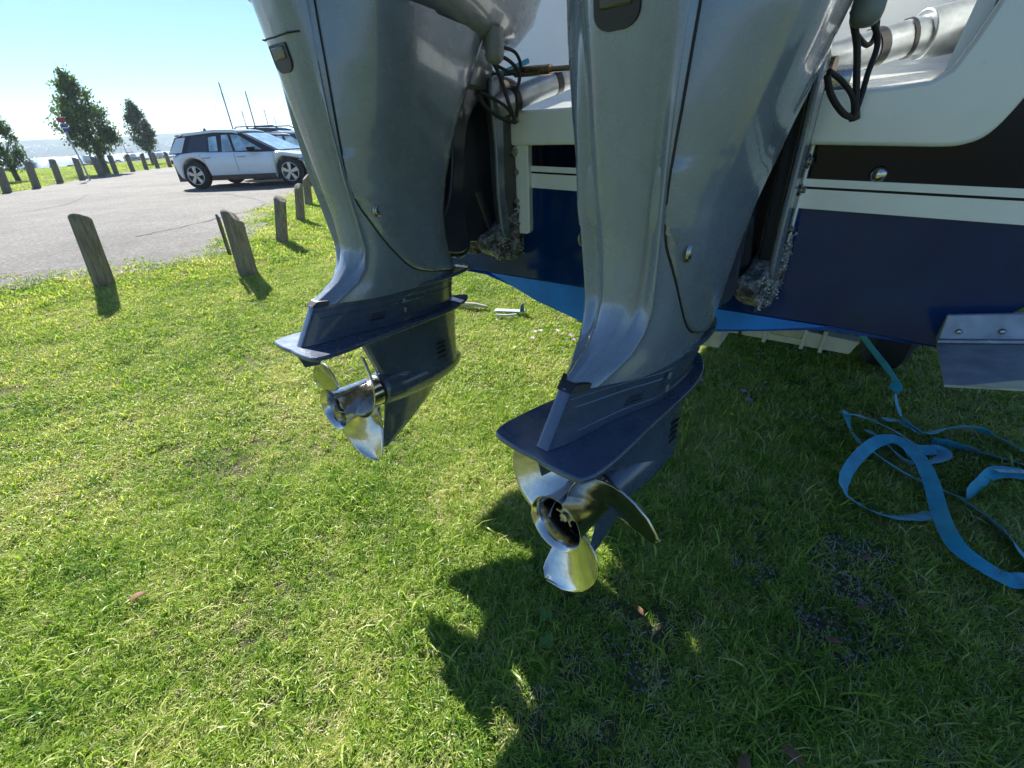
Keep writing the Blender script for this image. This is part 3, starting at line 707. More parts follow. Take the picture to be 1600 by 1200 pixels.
# ------------------------------------------------------------------ cars
def car(label, loc, rz, paint, dark_roof=False, L=1.0, H=1.0, mats=None, rails=False):
    t = thing('parked_car', label, 'car', loc, rz, 'cars parked in the bay')
    xr, xf, R = -1.3, 1.36, .345
    xs = sorted(set([round(-2.02 + i * .05, 3) for i in range(83)]))
    def belt(x): return np.interp(x, [-2.02, -1.9, -1.2, 0, 1.0, 1.25, 1.8, 2.08], [.80, .98, 1.03, 1.0, .97, .95, .84, .66]) * H
    def halfw(x): return np.interp(x, [-2.02, -1.9, -1.6, -.9, 1.2, 1.7, 1.95, 2.08], [.62, .78, .86, .885, .885, .84, .70, .5])
    def sill(x):
        z = np.interp(x, [-2.02, -1.8, 1.8, 2.08], [.34, .24, .22, .30]); a = 0
        for cx in (xr, xf):
            d = abs(x - cx)
            if d < R + .065: a = max(a, R + math.sqrt(max((R + .065) ** 2 - d * d, 0)) - .0)
        return max(z, a)
    st = []
    for x in xs:
        b, w_, s_ = belt(x), halfw(x), sill(x)
        s_ = min(s_, b - .12)
        col = [(x, w_ * q, s_ + (b - s_) * f) for q, f in ((.93, 0), (.965, .10), (.985, .28), (1.0, .55), (.99, .75), (.955, .90), (.89, .975), (.80, 1.0))]
        st.append(col + [(x, -p[1], p[2]) for p in reversed(col)])
    body = MB().rings(st).obj('body', paint, t, auto=55)
    # dark wheel well and underbody
    MB().box((-1.9, -.78, .2), (1.9, .78, .62)).obj('underbody', 'carblack', t, smooth=False)
    for sgn in (-1, 1):
        MB().box((-.88, sgn * .865 - .012, .21), (.93, sgn * .865 + .012, .33)).obj('sill_trim', 'carblack', t, bevel=.008)
    # greenhouse
    ztop = 1.565 * H
    prof = [(-1.93, .99 * H), (-1.72, 1.42 * H), (-1.5, ztop - .07), (-.6, ztop), (-.1, ztop - .02), (.14, ztop - .08), (1.12, .95 * H)]
    def inset(z): return .80 - (z - .95 * H) / (ztop - .95 * H) * .22
    ring = []
    for y_s in (-1, -.9, 0, .9, 1):
        ring.append([(x, y_s * inset(z), z + (.012 if abs(y_s) < .5 and z > 1.4 * H else 0)) for x, z in prof])
    g = MB(); g.rings([[p for p in r] for r in ring], closed=False)
    g.add([p for p in ring[0]], [tuple(range(len(prof)))]); g.add([p for p in ring[-1]], [tuple(range(len(prof)))])
    g.obj('greenhouse', 'carblack' if dark_roof else 'glass', t, auto=35)
    rf = MB(); rr_ = [[(x, s_ * (.585 + (.03 if dz_ < 0 else 0)), z + .016 + dz_) for x, z in ((-1.62, ztop - .10), (-1.5, ztop - .055), (-.6, ztop), (-.1, ztop - .02), (.12, ztop - .07))] for s_, dz_ in ((-1, -.06), (-1, 0), (-.5, .012), (.5, .012), (1, 0), (1, -.06))]
    rf.rings(rr_, closed=False); rf.obj('roof', paint if not dark_roof else 'carwhite', t, solid=.012)
    # windows and pillars per side
    for s_ in (-1, 1):
        def P(x, z, o=.006): return (x, s_ * (inset(z) + o), z)
        def pane(name, pts, m):
            MB().add([P(x, z * H) for x, z in pts], [tuple(range(len(pts)))]).obj(name, m, t, smooth=False, solid=.006)
        pane('side_window', [(-1.42, 1.03), (-1.28, 1.42), (-.82, 1.44), (-.82, 1.01)], 'glass')
        pane('side_window', [(-.78, 1.02), (-.78, 1.4), (-.56, 1.42), (-.54, 1.02)], 'palewindow')
        pane('side_window', [(-.42, 1.0), (-.41, 1.44), (-.24, 1.44), (-.12, 1.0)], 'palewindow')
        pane('side_window', [(-.05, 1.0), (-.16, 1.44), (.05, 1.42), (.68, 1.02)], 'palewindow')
        pane('rear_pillar', [(-1.9, 1.01), (-1.68, 1.40), (-1.42, 1.42), (-1.56, 1.02)], paint)
        m = MB(); m.rings([[(.46 + .12 * math.cos(a), s_ * (.92 + .09 * math.sin(a) * q), 1.04 * H + .055 * q) for a in [k * PI / 5 for k in range(10)]] for q in (-1, -.4, .5, 1)])
        m.obj('wing_mirror', 'carblack', t, bevel=.01)
        for x in (-.85, .12):
            MB().box((x - .11, s_ * .885 - .014, .845 * H), (x + .11, s_ * .885 + .014, .87 * H)).obj('door_handle', 'carsilver', t, bevel=.006)
        for x in (-.93, -.06, 1.0):
            MB().tube([(x - (.12 if x < -.5 else 0), s_ * .884, .95 * H), (x, s_ * .889, .7), (x, s_ * .88, .4)], .004, 4).obj('door_gap', 'seam', t)
        MB().add([(1.62, s_ * .865, .70 * H), (1.95, s_ * .73, .60 * H), (1.98, s_ * .69, .66 * H), (1.72, s_ * .83, .76 * H)], [(0, 1, 2, 3)]).obj('headlight', 'lamp', t, solid=.02)
        MB().box((-1.985, s_ * .66 - .09, .72 * H), (-1.88, s_ * .66 + .09, .84 * H)).obj('tail_light', 'redlamp', t, bevel=.02)
        for cx in (xr, xf):
            prof_t = [(-.1, .21), (-.1, .30), (-.075, R - .01), (0, R), (.075, R - .01), (.1, .30), (.1, .21)]
            wh = MB().lathe([(a, r_) for a, r_ in prof_t], 32, ax=1, o=(cx, s_ * .80, R)).obj('wheel', 'tyre', t)
            m = MB(); m.lathe([(.085 * s_, .222), (.06 * s_, .235), (.04 * s_, .205), (.03 * s_, .0)], 28, ax=1, o=(cx, s_ * .80, R)); m.obj('wheel_back', 'carblack', wh)
            m = MB()
            m.lathe([(.10 * s_, .235), (.106 * s_, .225), (.10 * s_, .212), (.085 * s_, .212)], 32, ax=1, o=(cx, s_ * .80, R))
            for k in range(5):
                a = 2 * PI * k / 5 + .3
                c, q = math.cos(a), math.sin(a)
                pts = [(u, v_) for u, v_ in ((.02, -.028), (.215, -.05), (.215, .05), (.02, .028))]
                m.rings([[(cx + u * c - v_ * q, s_ * (.80 + o_), R + u * q + v_ * c) for u, v_ in pts] for o_ in (.08, .10)])
            m.lathe([(.112 * s_, .0), (.112 * s_, .035), (.09 * s_, .045)], 12, ax=1, o=(cx, s_ * .80, R))
            m.obj('rim', 'rim', wh, bevel=.004)
        if rails: MB().tube([(-1.4, s_ * .56, ztop), (-1.3, s_ * .56, ztop + .07), (.1, s_ * .56, ztop + .06), (.3, s_ * .56, ztop - .04)], .02, 6).obj('roof_rail', 'carblack', t)
    MB().add([(1.08, -.68, .99 * H), (1.08, .68, .99 * H), (.19, .53, ztop - .09), (.19, -.53, ztop - .09)], [(0, 1, 2, 3)]).obj('windscreen', 'palewindow', t, solid=.006, smooth=False)
    MB().prism([(-1.3, ztop + .0), (-1.24, ztop + .09), (-1.18, ztop)], 1, -.02, .02).obj('aerial', 'carblack', t)
    MB().add([(-1.80, -.5, 1.47 * H), (-1.5, -.55, ztop - .06), (-1.5, .55, ztop - .06), (-1.80, .5, 1.47 * H)], [(0, 1, 2, 3)]).obj('rear_spoiler', paint if not dark_roof else 'carblack', t, solid=.03)
    return t
hd = math.atan2(-.21, 2.63)
car('white electric hatchback with dark glass parked side on beyond the bollards', (-6.92, 14.2, 0), hd, 'carwhite', dark_roof=True, H=.88)
car('silver car whose bonnet shows beyond the white hatchback', (-6.5, 16.6, 0), hd - .03, 'carsilver', H=.84)
car('dark blue wagon with roof rails parked farthest behind the white hatchback', (-8.1, 19.0, 0), hd - .04, 'carnavy', H=.97, rails=True)
#@@BOAT
# ------------------------------------------------------------------ boat hull
A0 = math.radians(37)
BM = Matrix(((math.sin(A0), -math.cos(A0), 0, -.2425), (math.cos(A0), math.sin(A0), 0, .9325), (0, 0, 1, 0), (0, 0, 0, 1)))
boat = thing('trailer_boat', 'navy hulled power boat with white stripes, stern towards the viewer', 'boat', mw=BM)
XT = .86; KY = -.16; KZ = .33
def hull_sections():
    # stations forward: (x, scale of half beam, keel rise)
    for x, bs, kr, fl in ((XT, 1, 0, 0), (1.6, 1.0, 0, .0), (2.6, .99, .0, .01), (3.8, .93, .02, .03), (5.0, .74, .10, .08), (6.0, .40, .30, .16), (6.6, .05, .62, .22)):
        yield x, bs, kr, fl
HB = 1.0
navy_top = [(-1.36, 1.30), (-1.31, 1.0), (-1.24, .80), (-1.12, .60), (-1.02, .482)]
def sect(bs, kr):
    # from starboard top to keel to port top (y relative to keel)
    sp = [(-1.38, 1.30), (-1.33, 1.0), (-1.25, .80), (-1.13, .60), (-1.03, .476)]
    sp = [((y - KY), z) for y, z in sp]
    a = [(KY + y * bs, z + (kr * .5)) for y, z in sp]
    m = [(KY - y * bs, z + (kr * .5)) for y, z in sp]
    return a, m
secs = list(hull_sections())
# topsides (navy), each side and chine strip
hm = MB()
for side in (0, 1):
    rs = []
    for x, bs, kr, fl in secs:
        s_ = sect(bs, kr)[side]; rs.append([(x, y + (-(fl) if side == 0 else fl) * (z - .5), z + (.35 * max(0, (x - 3.5) / 3) if z > 1.2 else 0)) for y, z in s_])
    hm.rings(rs, closed=False)
hm.obj('topsides', 'navy', boat, auto=35, solid=0)
# bottom
bt = MB()
for side in (-1, 1):
    rs = []
    for x, bs, kr, fl in secs:
        rs.append([(x, KY + side * .87 * bs, .476 + kr * .5), (x, KY + side * .62 * bs, .476 + kr * .6 - .003), (x, KY + side * .3 * bs, .40 + kr * .85), (x, KY, KZ + kr)])
    bt.rings(rs, closed=False)
bt.obj('bottom', 'antifoul', boat, auto=30)
# transom: navy upper, antifouled V below the waterline
tp = [(-1.38, 1.30), (-1.33, 1.0), (-1.25, .80), (-1.13, .60), (-1.03, .476), (-.78, .486), (KY, .486), (.46, .486), (.71, .476), (.81, .60), (.93, .80), (1.01, 1.0), (1.01, 1.04), (-1.0, 1.04), (-1.04, 1.30)]
MB().prism(tp, 0, XT, XT + .03).obj('transom', 'navy', boat, smooth=False, bevel=.003)
MB().prism([(-.785, .484), (-.62, .441), (-.45, .407), (-.3, .372), (KY, KZ), (0, .35), (.2, .398), (.43, .484)], 0, XT - .001, XT + .02).obj('transom_antifouling', 'antifoul', boat, smooth=False)
# stripes, slightly falling to starboard
def band(name, m, zt, zb, yl=.93, yr=-1.24, off=.003, th=.004, sl=.035):
    k = sl
    # slope measured along y
    pts = [(yl, zt + k * (yl - .1)), (yl, zb + k * (yl - .1)), (yr, zb + k * (yr - .1)), (yr, zt + k * (yr - .1))]
    return MB().prism(pts, 0, XT - off - th, XT - off + .002).obj(name, m, boat, smooth=False)
band('stripe', 'white', .891, .873)
band('stripe', 'white', .867, .820)
band('pin_line', 'navy2', .873, .867, off=.0025, th=.003)
MB().prism([(.93, .9195), (.93, 1.0), (-.9, 1.0), (-1.0, 1.039), (-1.04, 1.299), (-1.378, 1.299), (-1.328, 1.0), (-1.275, .8445)], 0, XT - .0017, XT + .001).obj('upper_band', 'navy2', boat, smooth=False)
# white stern moulding: lip with rounded starboard corner
prof = catmull([(1.08, 1.075), (1.08, .965), (.5, .962), (-.2, .955), (-.6, .944), (-.86, .934)], 6)
cor = catmull([(-.86, .934), (-.91, .937), (-.95, .965), (-.985, 1.06), (-1.01, 1.2), (-1.02, 1.3)], 6)
outer = [tuple(p) for p in prof] + [tuple(p) for p in cor]
inner = [(-.90, 1.3), (-.885, 1.2), (-.862, 1.12), (-.845, 1.075), (-.82, 1.058), (-.75, 1.052), (.2, 1.062)]
MB().prism(outer + inner, 0, XT - .045, XT + .03).obj('stern_moulding', 'white', boat, auto=30, bevel=.012, segs=3)
# engine well behind the lip
wl = MB()
wl.add([(XT + .02, 1.05, 1.045), (XT + .02, -.80, 1.045), (XT + .55, -.93, 1.12), (XT + .55, 1.1, 1.12)], [(0, 1, 2, 3)])
wl.obj('well_floor', 'white', boat, smooth=False, solid=.02)
MB().add([(XT + .5, 1.15, 1.05), (XT + .5, -1.0, 1.05), (XT + .62, -1.05, 1.9), (XT + .62, 1.15, 1.9)], [(0, 1, 2, 3)]).obj('well_bulkhead', 'white', boat, smooth=False, solid=.03)
MB().add([(XT, -.85, 1.04), (XT + .56, -.93, 1.04), (XT + .56, -.97, 1.75), (XT, -.915, 1.75)], [(0, 1, 2, 3)]).obj('well_side', 'white', boat, smooth=False, solid=.03)
MB().add([(XT, .98, 1.05), (XT + .56, 1.03, 1.05), (XT + .6, 1.05, 1.75), (XT + .02, 1.05, 1.75)], [(0, 1, 2, 3)]).obj('well_side', 'white', boat, smooth=False, solid=.03)
MB().rings([[(x, -1.33, .99), (x, -.90 - .1 * (x > XT + .1), .99), (x, -.945 - .08 * (x > XT + .1), 1.75), (x, -1.38, 1.75)] for x in (XT + .035, XT + 1.2)]).obj('quarter_moulding', 'white', boat, bevel=.05, segs=3)
MB().box((XT + .04, 1.02, 1.1), (XT + 1.2, 1.2, 1.75)).obj('quarter_moulding', 'white', boat, bevel=.05, segs=3)
MB().prism([(-1.39, 1.06), (-1.35, 1.0), (-1.1, 1.02), (-.97, 1.10), (-.93, 1.3), (-1.39, 1.3)], 0, XT - .03, XT + .04).obj('stern_corner', 'white', boat, bevel=.015, segs=3, smooth=True)
# deck and cabin beyond the frame (they throw the shadow)
MB().rings([[(XT + .6, -1.3, 1.3), (6.3, -.3, 1.6), (6.3, .0, 1.6), (XT + .6, 1.05, 1.3)], [(XT + .6, -1.3, 1.72), (6.3, -.3, 1.75), (6.3, .0, 1.75), (XT + .6, 1.05, 1.72)]]).obj('deck', 'white', boat, smooth=False)
MB().rings([[(2.2, -1.1, 1.7), (4.6, -.8, 1.72), (4.6, .5, 1.72), (2.2, .85, 1.7)], [(2.3, -.95, 2.75), (3.8, -.7, 2.7), (3.8, .4, 2.7), (2.3, .7, 2.75)]]).obj('cabin', 'white', boat, smooth=False, bevel=.05)
MB().rings([[(2.25, -1.05, 1.95), (4.35, -.78, 1.95), (4.35, .48, 1.95), (2.25, .8, 1.95)], [(2.29, -1.0, 2.5), (4.0, -.72, 2.5), (4.0, .42, 2.5), (2.29, .74, 2.5)]]).obj('cabin_window', 'glass', boat, smooth=False)
# hull pads behind the engine brackets, drain fitting, bolt
for yr, yl in ((-.64, -.30), (.207, .53)):
    MB().prism([(yl, 1.0), (yl, .675), (yl - .01, .664), (yr + .012, .664), (yr, .676), (yr, 1.0)], 0, XT - .026, XT + .002).obj('mounting_pad', 'white', boat, bevel=.004, smooth=False)
m = MB(); m.lathe([(XT - .016, 0), (XT - .014, .011), (XT - .006, .0185), (XT + .002, .019)], 20, o=(0, -.785, .876)); m.obj('drain_fitting', 'steel', boat)
m = MB(); m.lathe([(XT - .036, 0), (XT - .034, .004), (XT - .028, .0065)], 10, o=(0, -.965, 1.062)); m.obj('screw', 'steel2', boat)
# trim tabs
def trim_tab(y0, y1):
    s_ = -1 if y1 < y0 else 1
    def dz(y): return .215 * abs(y - y0)
    pf = [(XT - .001, .566), (XT - .014, .566), (XT - .035, .512), (XT - .035, .50), (XT - .001, .50)]
    tb = MB().rings([[(x, y, z + dz(y)) for x, z in pf] for y in (y0, y1)]).obj('trim_tab', 'tabsteel', boat, smooth=False, bevel=.003)
    MB().tube([(XT - .037, y0, .504), (XT - .037, y1, .504 + dz(y1))], .0075, 8).obj('hinge', 'galv', tb)
    MB().add([(XT - .045, y0, .497), (XT - .27, y0, .492), (XT - .27, y1, .492 + dz(y1)), (XT - .045, y1, .497 + dz(y1))], [(0, 1, 2, 3)]).obj('tab_blade', 'tabsteel', tb, smooth=False, solid=.006)
    for q in (.03, .10, .185, .27, .35):
        mm = MB(); mm.lathe([(-.008, 0), (-.006, .005), (0, .007)], 8)
        oo = mm.obj('bolt', 'steel2', tb); oo.location = (XT - .030, y0 + s_ * q, .528 + dz(y0 + s_ * q))
    return tb
tb = trim_tab(-1.012, -1.42); trim_tab(.72, 1.12)
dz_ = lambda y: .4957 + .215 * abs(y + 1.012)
MB().add([(XT - .2705, y, dz_(y)) for y in (-1.04, -1.42)] + [(XT - .235, -1.42, dz_(-1.42) + .0012), (XT - .235, -1.12, dz_(-1.12) + .0012)], [(0, 1, 2, 3)]).obj('cream_triangle', 'cream', tb, smooth=False)  # cream triangle along the aft edge of the starboard tab blade

# ------------------------------------------------------------------ trailer
trl = thing('boat_trailer', 'pale boat trailer frame and black tyres below the hull', 'trailer', mw=BM)
MB().prism([(-.30, .325), (-.30, .40), (-.885, .372), (-.868, .325)], 0, 1.08, 1.13).obj('light_board', 'trailer', trl, smooth=False, bevel=.003)
for y_ in (-.62, -.735, -.79):
    MB().box((1.072, y_ - .006, .315), (1.138, y_ + .006, .392)).obj('clamp', 'trailer', trl, bevel=.002)
MB().box((1.068, -.73, .352), (1.078, -.64, .394)).obj('lamp', 'galv', trl, bevel=.003)
MB().box((1.072, -.545, .32), (1.082, -.535, .42)).obj('cable_tie', 'black', trl)
MB().box((1.2, -.46, .20), (6.8, -.38, .30)).obj('chassis_rail', 'trailer', trl, bevel=.006)
MB().box((1.2, .08, .20), (6.8, .16, .30)).obj('chassis_rail', 'trailer', trl, bevel=.006)
MB().tube([(2.6, -1.15, .02), (2.6, .9, .02)], .03, 10).obj('axle', 'galv', trl)
for y_ in (-1.12, .86):
    wh = MB().lathe([(-.09, .17), (-.095, .27), (-.07, .31), (0, .315), (.07, .31), (.095, .27), (.09, .17), (.03, .165), (0, 0)], 36, ax=1, o=(2.6, y_, .015)).obj('wheel', 'tyre', trl)
    MB().lathe([(-.07, 0), (-.075, .05), (-.05, .15), (-.085, .172)], 24, ax=1, o=(2.6, y_, .015)).obj('rim', 'galv', wh)
def text_obj(name, body, size, m, parent, mw, ext=.0004):
    cu = bpy.data.curves.new(name, 'FONT'); cu.body = body; cu.size = size; cu.extrude = ext; cu.align_x = 'CENTER'; cu.align_y = 'CENTER'
    o = bpy.data.objects.new(name, cu); S.collection.objects.link(o)
    dg = bpy.context.evaluated_depsgraph_get(); me = bpy.data.meshes.new_from_object(o.evaluated_get(dg)); me.materials.clear(); me.materials.append(MAT[m])
    bpy.data.objects.remove(o); q = bpy.data.objects.new(name, me); S.collection.objects.link(q); q.parent = parent; q.matrix_local = mw
    return q
# faint plate characters on the light board (upside down, as it hangs)
text_obj('lettering', '0 n u -', .030, 'lettering', trl, Matrix.Translation((1.0785, -.535, .388)) @ Matrix(((0, 0, -1, 0), (1, 0, 0, 0), (0, -1, 0, 0), (0, 0, 0, 1))))
#@@ENGINE
# ------------------------------------------------------------------ outboards (x forward, y port, z up; origin on the propeller ring)
SEC = [  # z, xa,wa, xs,ws, xm,wm, x1,w1, xf
    (1.02, .040, .068, .100, .097, .28, .202, .57, .160, .660),
    (.90, .066, .066, .103, .093, .27, .180, .51, .150, .590),
    (.78, .090, .060, .111, .089, .26, .151, .45, .137, .530),
    (.65, .116, .053, .129, .085, .26, .118, .42, .117, .483),
    (.55, .136, .046, .149, .081, .25, .106, .41, .104, .470),
    (.47, .142, .040, .163, .077, .25, .098, .42, .094, .495),
    (.425, .126, .034, .156, .072, .26, .094, .43, .088, .520),
    (.385, .088, .027, .130, .063, .27, .091, .43, .083, .545),
    (.352, .034, .020, .087, .050, .26, .089, .43, .078, .560),
    (.335, .004, .016, .065, .042, .26, .087, .43, .075, .555)]
ZS = [s[0] for s in SEC][::-1]
def sec_at(z):
    return [float(np.interp(z, ZS, [s[i] for s in SEC][::-1])) for i in range(1, 10)]
def half_outline(z, k=5):
    xa, wa, xs, ws, xm, wm, x1, w1, xf = sec_at(z)
    pts = [(xa - .006, 0), (xa - .003, wa * .6), (xa + .006, wa * .93), (xa + .016, wa + (ws - wa) * .25), (xs - .012, ws - .004), (xs, ws), ((xs + xm) / 2 - .01, ws + (wm - ws) * .78), (xm, wm), ((xm + x1) / 2, (wm + w1) / 2 + .004), (x1, w1), (x1 + (xf - x1) * .65, w1 * .62), (xf, 0)]
    return catmull(pts, k)
def smooth_zs(z0, z1, n): return [z0 + (z1 - z0) * i / n for i in range(n + 1)]
def body_ring(z, off=0, k=5):
    h = half_outline(z, k); ring = [(p[0], -p[1], z) for p in h] + [(p[0], p[1], z) for p in reversed(h[1:-1])]
    return ring
def engine(name, label, mw, blade_angles, tilt_prop=1):
    t = thing(name, label, 'outboard motor', mw=mw, group='pair of outboard motors on the stern')
    zs = smooth_zs(.335, 1.02, 40)
    MB().rings([body_ring(z) for z in zs]).obj('midsection', 'paint', t, auto=60)
    # side covers: outboard shells over the forward flank, edged by the long seam
    SX = [(.352, .53), (.365, .44), (.385, .335), (.41, .285), (.455, .238), (.50, .20), (.551, .168), (.60, .142), (.668, .125), (.75, .117), (.83, .112), (.93, .107), (1.02, .104)]
    SXs = catmull(SX, 8)
    def seamx(z): return float(np.interp(z, [a for a, b in SXs], [b for a, b in SXs]))
    for sg in (-1, 1):
        rings = []
        for z in smooth_zs(.357, 1.01, 60):
            h = half_outline(z, 8); sx = seamx(z)
            L_ = [p for p in h if p[0] >= sx and p[1] > .012]
            if len(L_) < 2: continue
            # resample to fixed count
            seg = [0]
            for a, b in zip(L_[:-1], L_[1:]): seg.append(seg[-1] + float(np.hypot(*(b - a))))
            # exact start point on the seam
            ds = np.linspace(0, seg[-1], 26); px = np.interp(ds, seg, [p[0] for p in L_]); py = np.interp(ds, seg, [p[1] for p in L_])
            i0 = next(i for i, p in enumerate(h) if p[0] >= sx and p[1] > .012)
            if i0 > 0:
                q0, q1 = h[i0 - 1], h[i0]; f_ = (sx - q0[0]) / (q1[0] - q0[0] + 1e-9); st_ = (sx, float(q0[1] + f_ * (q1[1] - q0[1])))
                L_ = [np.array(st_)] + L_; seg = [0]
                for a, b in zip(L_[:-1], L_[1:]): seg.append(seg[-1] + float(np.hypot(*(b - a))))
                ds = np.linspace(0, seg[-1], 26); px = np.interp(ds, seg, [p[0] for p in L_]); py = np.interp(ds, seg, [p[1] for p in L_])
            pts = []
            for i in range(26):
                j0, j1 = max(i - 1, 0), min(i + 1, 25); tx, ty = px[j1] - px[j0], py[j1] - py[j0]; l = math.hypot(tx, ty) + 1e-9
                nx, ny = -ty / l, tx / l
                if ny < 0 and abs(nx) < .9: nx, ny = -nx, -ny
                if i > 22 and nx < 0: nx, ny = -nx, -ny
                off = .0075 * min(1, (i + .0) / 1.5 if i else 0) if i < 2 else .0075
                bul = .006 * math.sin(PI * min(1, i / 25)) * min(1, (z - .35) / .2)
                pts.append((px[i] + nx * (off + bul), sg * (py[i] + ny * (off + bul)), z))
            pts = [(px[0], sg * (py[0] - .004), z)] + pts
            rings.append(pts)
        mb = MB(); mb.rings(rings, closed=False)
        # bottom lip
        mb.rings([rings[0], [(p[0], p[1] * .93, p[2] - .002) for p in rings[0]]], closed=False)
        mb.obj('side_cover', 'paint', t, auto=50)
        # dark seam line on the body just aft of the cover
        sp = []
        for z in smooth_zs(.359, 1.005, 60):
            h = half_outline(z, 8); sx = seamx(z) - .0015
            yy = float(np.interp(sx, [p[0] for p in h][5:70], [p[1] for p in h][5:70])); sp.append((sx, sg * (yy + .0002), z))
        MB().tube(sp, .0022, 5).obj('seam_gasket', 'seam', t)
        # bolt recess on the cover
        by = .1115; m = MB(); m.lathe([(0, 0), (.003, .011), (0.0, .013), (.0015, .017), (-.003, .018)], 18, ax=1)
        o = m.obj('cover_bolt', 'steel2', t); o.location = (.186, sg * (by), .575)
        if sg < 0: o.rotation_euler = (PI, 0, 0)
        o.rotation_euler.z += sg * -.20
    # carry handle recess on the aft face
    m = MB(); zc = .905
    for z_, d_ in ((.932, .002), (.882, .002)): pass
    o_ = [(-.036, .93), (.036, .93), (.036, .895), (.028, .882), (.014, .876), (-.014, .876), (-.028, .882), (-.036, .895)]
    xa = lambda z: sec_at(z)[0] - .006
    o_ = [(-.036, .928), (-.034, .931), (.034, .931), (.036, .928), (.0365, .898), (.035, .892), (.031, .886), (.024, .881), (.014, .878), (-.014, .878), (-.024, .881), (-.031, .886), (-.035, .892), (-.0365, .898)]
    m.rings([[(xa(z) - .0022, y, z) for y, z in o_], [(xa(z) + .006, y, z) for y, z in o_]]); m.obj('handle_recess', 'black', t, smooth=False)
    m = MB(); m.rings([[(xa(z) - .005, y, z) for y, z in ((-.026, .926), (.026, .926), (.026, .902), (-.026, .902))], [(xa(z) + .002, y, z) for y, z in ((-.026, .926), (.026, .926), (.026, .902), (-.026, .902))]]); m.obj('handle_grip', 'blackpaint', t, bevel=.003)
    # panel gap above the recess
    m = MB(); m.tube([(sec_at(.945)[0] + .014, -.075, .948), (xa(.942) + .0005, -.055, .945), (xa(.942) - .0005, 0, .943), (xa(.942) + .0005, .055, .945), (sec_at(.945)[0] + .014, .075, .948)], .0018, 5); m.obj('panel_gap', 'seam', t)
    # lower cowl pan and top cowl
    def cr(z, xa_, xf_, w_, e=2.6, n=44):
        c = (xa_ + xf_) / 2; a = (xf_ - xa_) / 2; return [(c - a * math.copysign(abs(math.cos(q)) ** (2 / e), math.cos(q)), w_ * math.copysign(abs(math.sin(q)) ** (2 / e), math.sin(q)), z) for q in [2 * PI * i / n for i in range(n)]]
    def tilt(r, k=.06): return [(x, y, z - (x - .1) * k) for x, y, z in r]
    MB().rings([tilt(cr(z, a, b, w_)) for z, a, b, w_ in ((1.015, .035, .65, .155), (1.03, .012, .75, .19), (1.06, -.01, .83, .215), (1.12, -.045, .90, .235), (1.2, -.085, .94, .25), (1.26, -.10, .96, .26))]).obj('cowl_pan', 'cowl', t, auto=60)
    MB().rings([tilt(cr(z, a, b, w_, 2.8)) for z, a, b, w_ in ((1.265, -.095, .955, .255), (1.28, -.105, .965, .264), (1.4, -.12, .96, .27), (1.6, -.10, .92, .26), (1.72, -.02, .82, .22), (1.77, .1, .7, .15), (1.785, .25, .55, .06))]).obj('top_cowl', 'paint', t, auto=60)
    # front mount housing swelling above the bracket
    MB().rings([[(x, y * q, z) for y, z in ((.10, .90), (.12, .96), (.12, 1.06), (-.12, 1.06), (-.12, .96), (-.10, .90), (-.05, .86), (.05, .86))] for x, q in ((.5, 1), (.60, 1.0), (.68, .9), (.73, .6))]).obj('mount_housing', 'cowl', t, auto=30, bevel=.02, segs=3)
    for sg in (-1, 1):
        m = MB(); m.lathe([(-.014, .0), (-.012, .015), (-.004, .024), (.01, .0265), (.07, .0265)], 20, ax=2, o=(.60, sg * .185, .955)); m.obj('mount_cap', 'lightgrey', t)
    # gasket flanges
    def plan(pts, z0, z1, nm, mt, bev=.004, k=6):
        full = [tuple(p) for p in catmull(pts, k)]
        full = full + [(x, -y) for x, y in reversed(full[1:-1])]
        return MB().prism(full, 2, z0, z1).obj(nm, mt, t, auto=30, bevel=bev)
    plan([(.30, 0), (.31, .082), (.40, .088), (.50, .076), (.59, .048), (.635, .015), (.642, 0)], .334, .3465, 'upper_splash_plate', 'lower', .003)
    # lower unit wedge
    def lring(z, f):
        xa_ = .002 - .060 * f; wa = .0145; wm = .086 - .020 * f; xf = .555 - .02 * f
        pts = [(xa_, 0), (xa_ + .001, wa * .85), (xa_ + .008, wa), (xa_ + .06, wa + .012), (.15, .055 - .012 * f), (.26, wm), (.40, wm * .93), (.50, wm * .6), (xf, 0)]
        h = catmull(pts, 4); return [(p[0], -p[1], z) for p in h] + [(p[0], p[1], z) for p in reversed(h[1:-1])]
    MB().rings([lring(.3335 - .103 * f, f) for f in (0, .05, .2, .4, .6, .8, 1)]).obj('lower_unit', 'lower', t, auto=50)
    # black cap joint on the aft ridge
    MB().rings([[(x, y, z) for x, y, z in ((-.0045, -.015, .332), (-.0045, .015, .332), (.002, .0185, .332), (.036, .0320, .332), (.036, -.0320, .332), (.002, -.0185, .332))], [(x, y, z) for x, y, z in ((.0125, -.0175, .346), (.0125, .0175, .346), (.019, .021, .346), (.040, .0345, .346), (.040, -.0345, .346), (.019, -.021, .346))]]).obj('ridge_cap', 'black', t, bevel=.0015)
    # side rub rail + cooling slots
    for sg in (-1, 1):
        for z_, rr_ in ((.318, .0014), (.300, .0022), (.250, .0012)):
            h_ = [(p[0], sg * -p[1], z_) for p in lring(z_, (.3335 - z_) / .103)[:34] if .0 < p[0] < .545]
            h_ = [p for p in h_ if p[1] * sg > 0] or [(p[0], -p[1], p[2]) for p in h_]
            MB().tube(h_, rr_, 6).obj('moulded_rail', 'lower', t)
        for k in range(3):
            z = .262 + k * .0085
            MB().tube([(.150 + k * .004, sg * .0500, z), (.195 + k * .004, sg * .0625, z + .001)], .0022, 5).obj('water_slot', 'black', t)
        for k in range(2):
            MB().box((.252, sg * .0865 - .002, .268 + k * .03), (.262, sg * .0865 + .002, .284 + k * .03)).obj('anode_tab', 'lightgrey', t, bevel=.001)
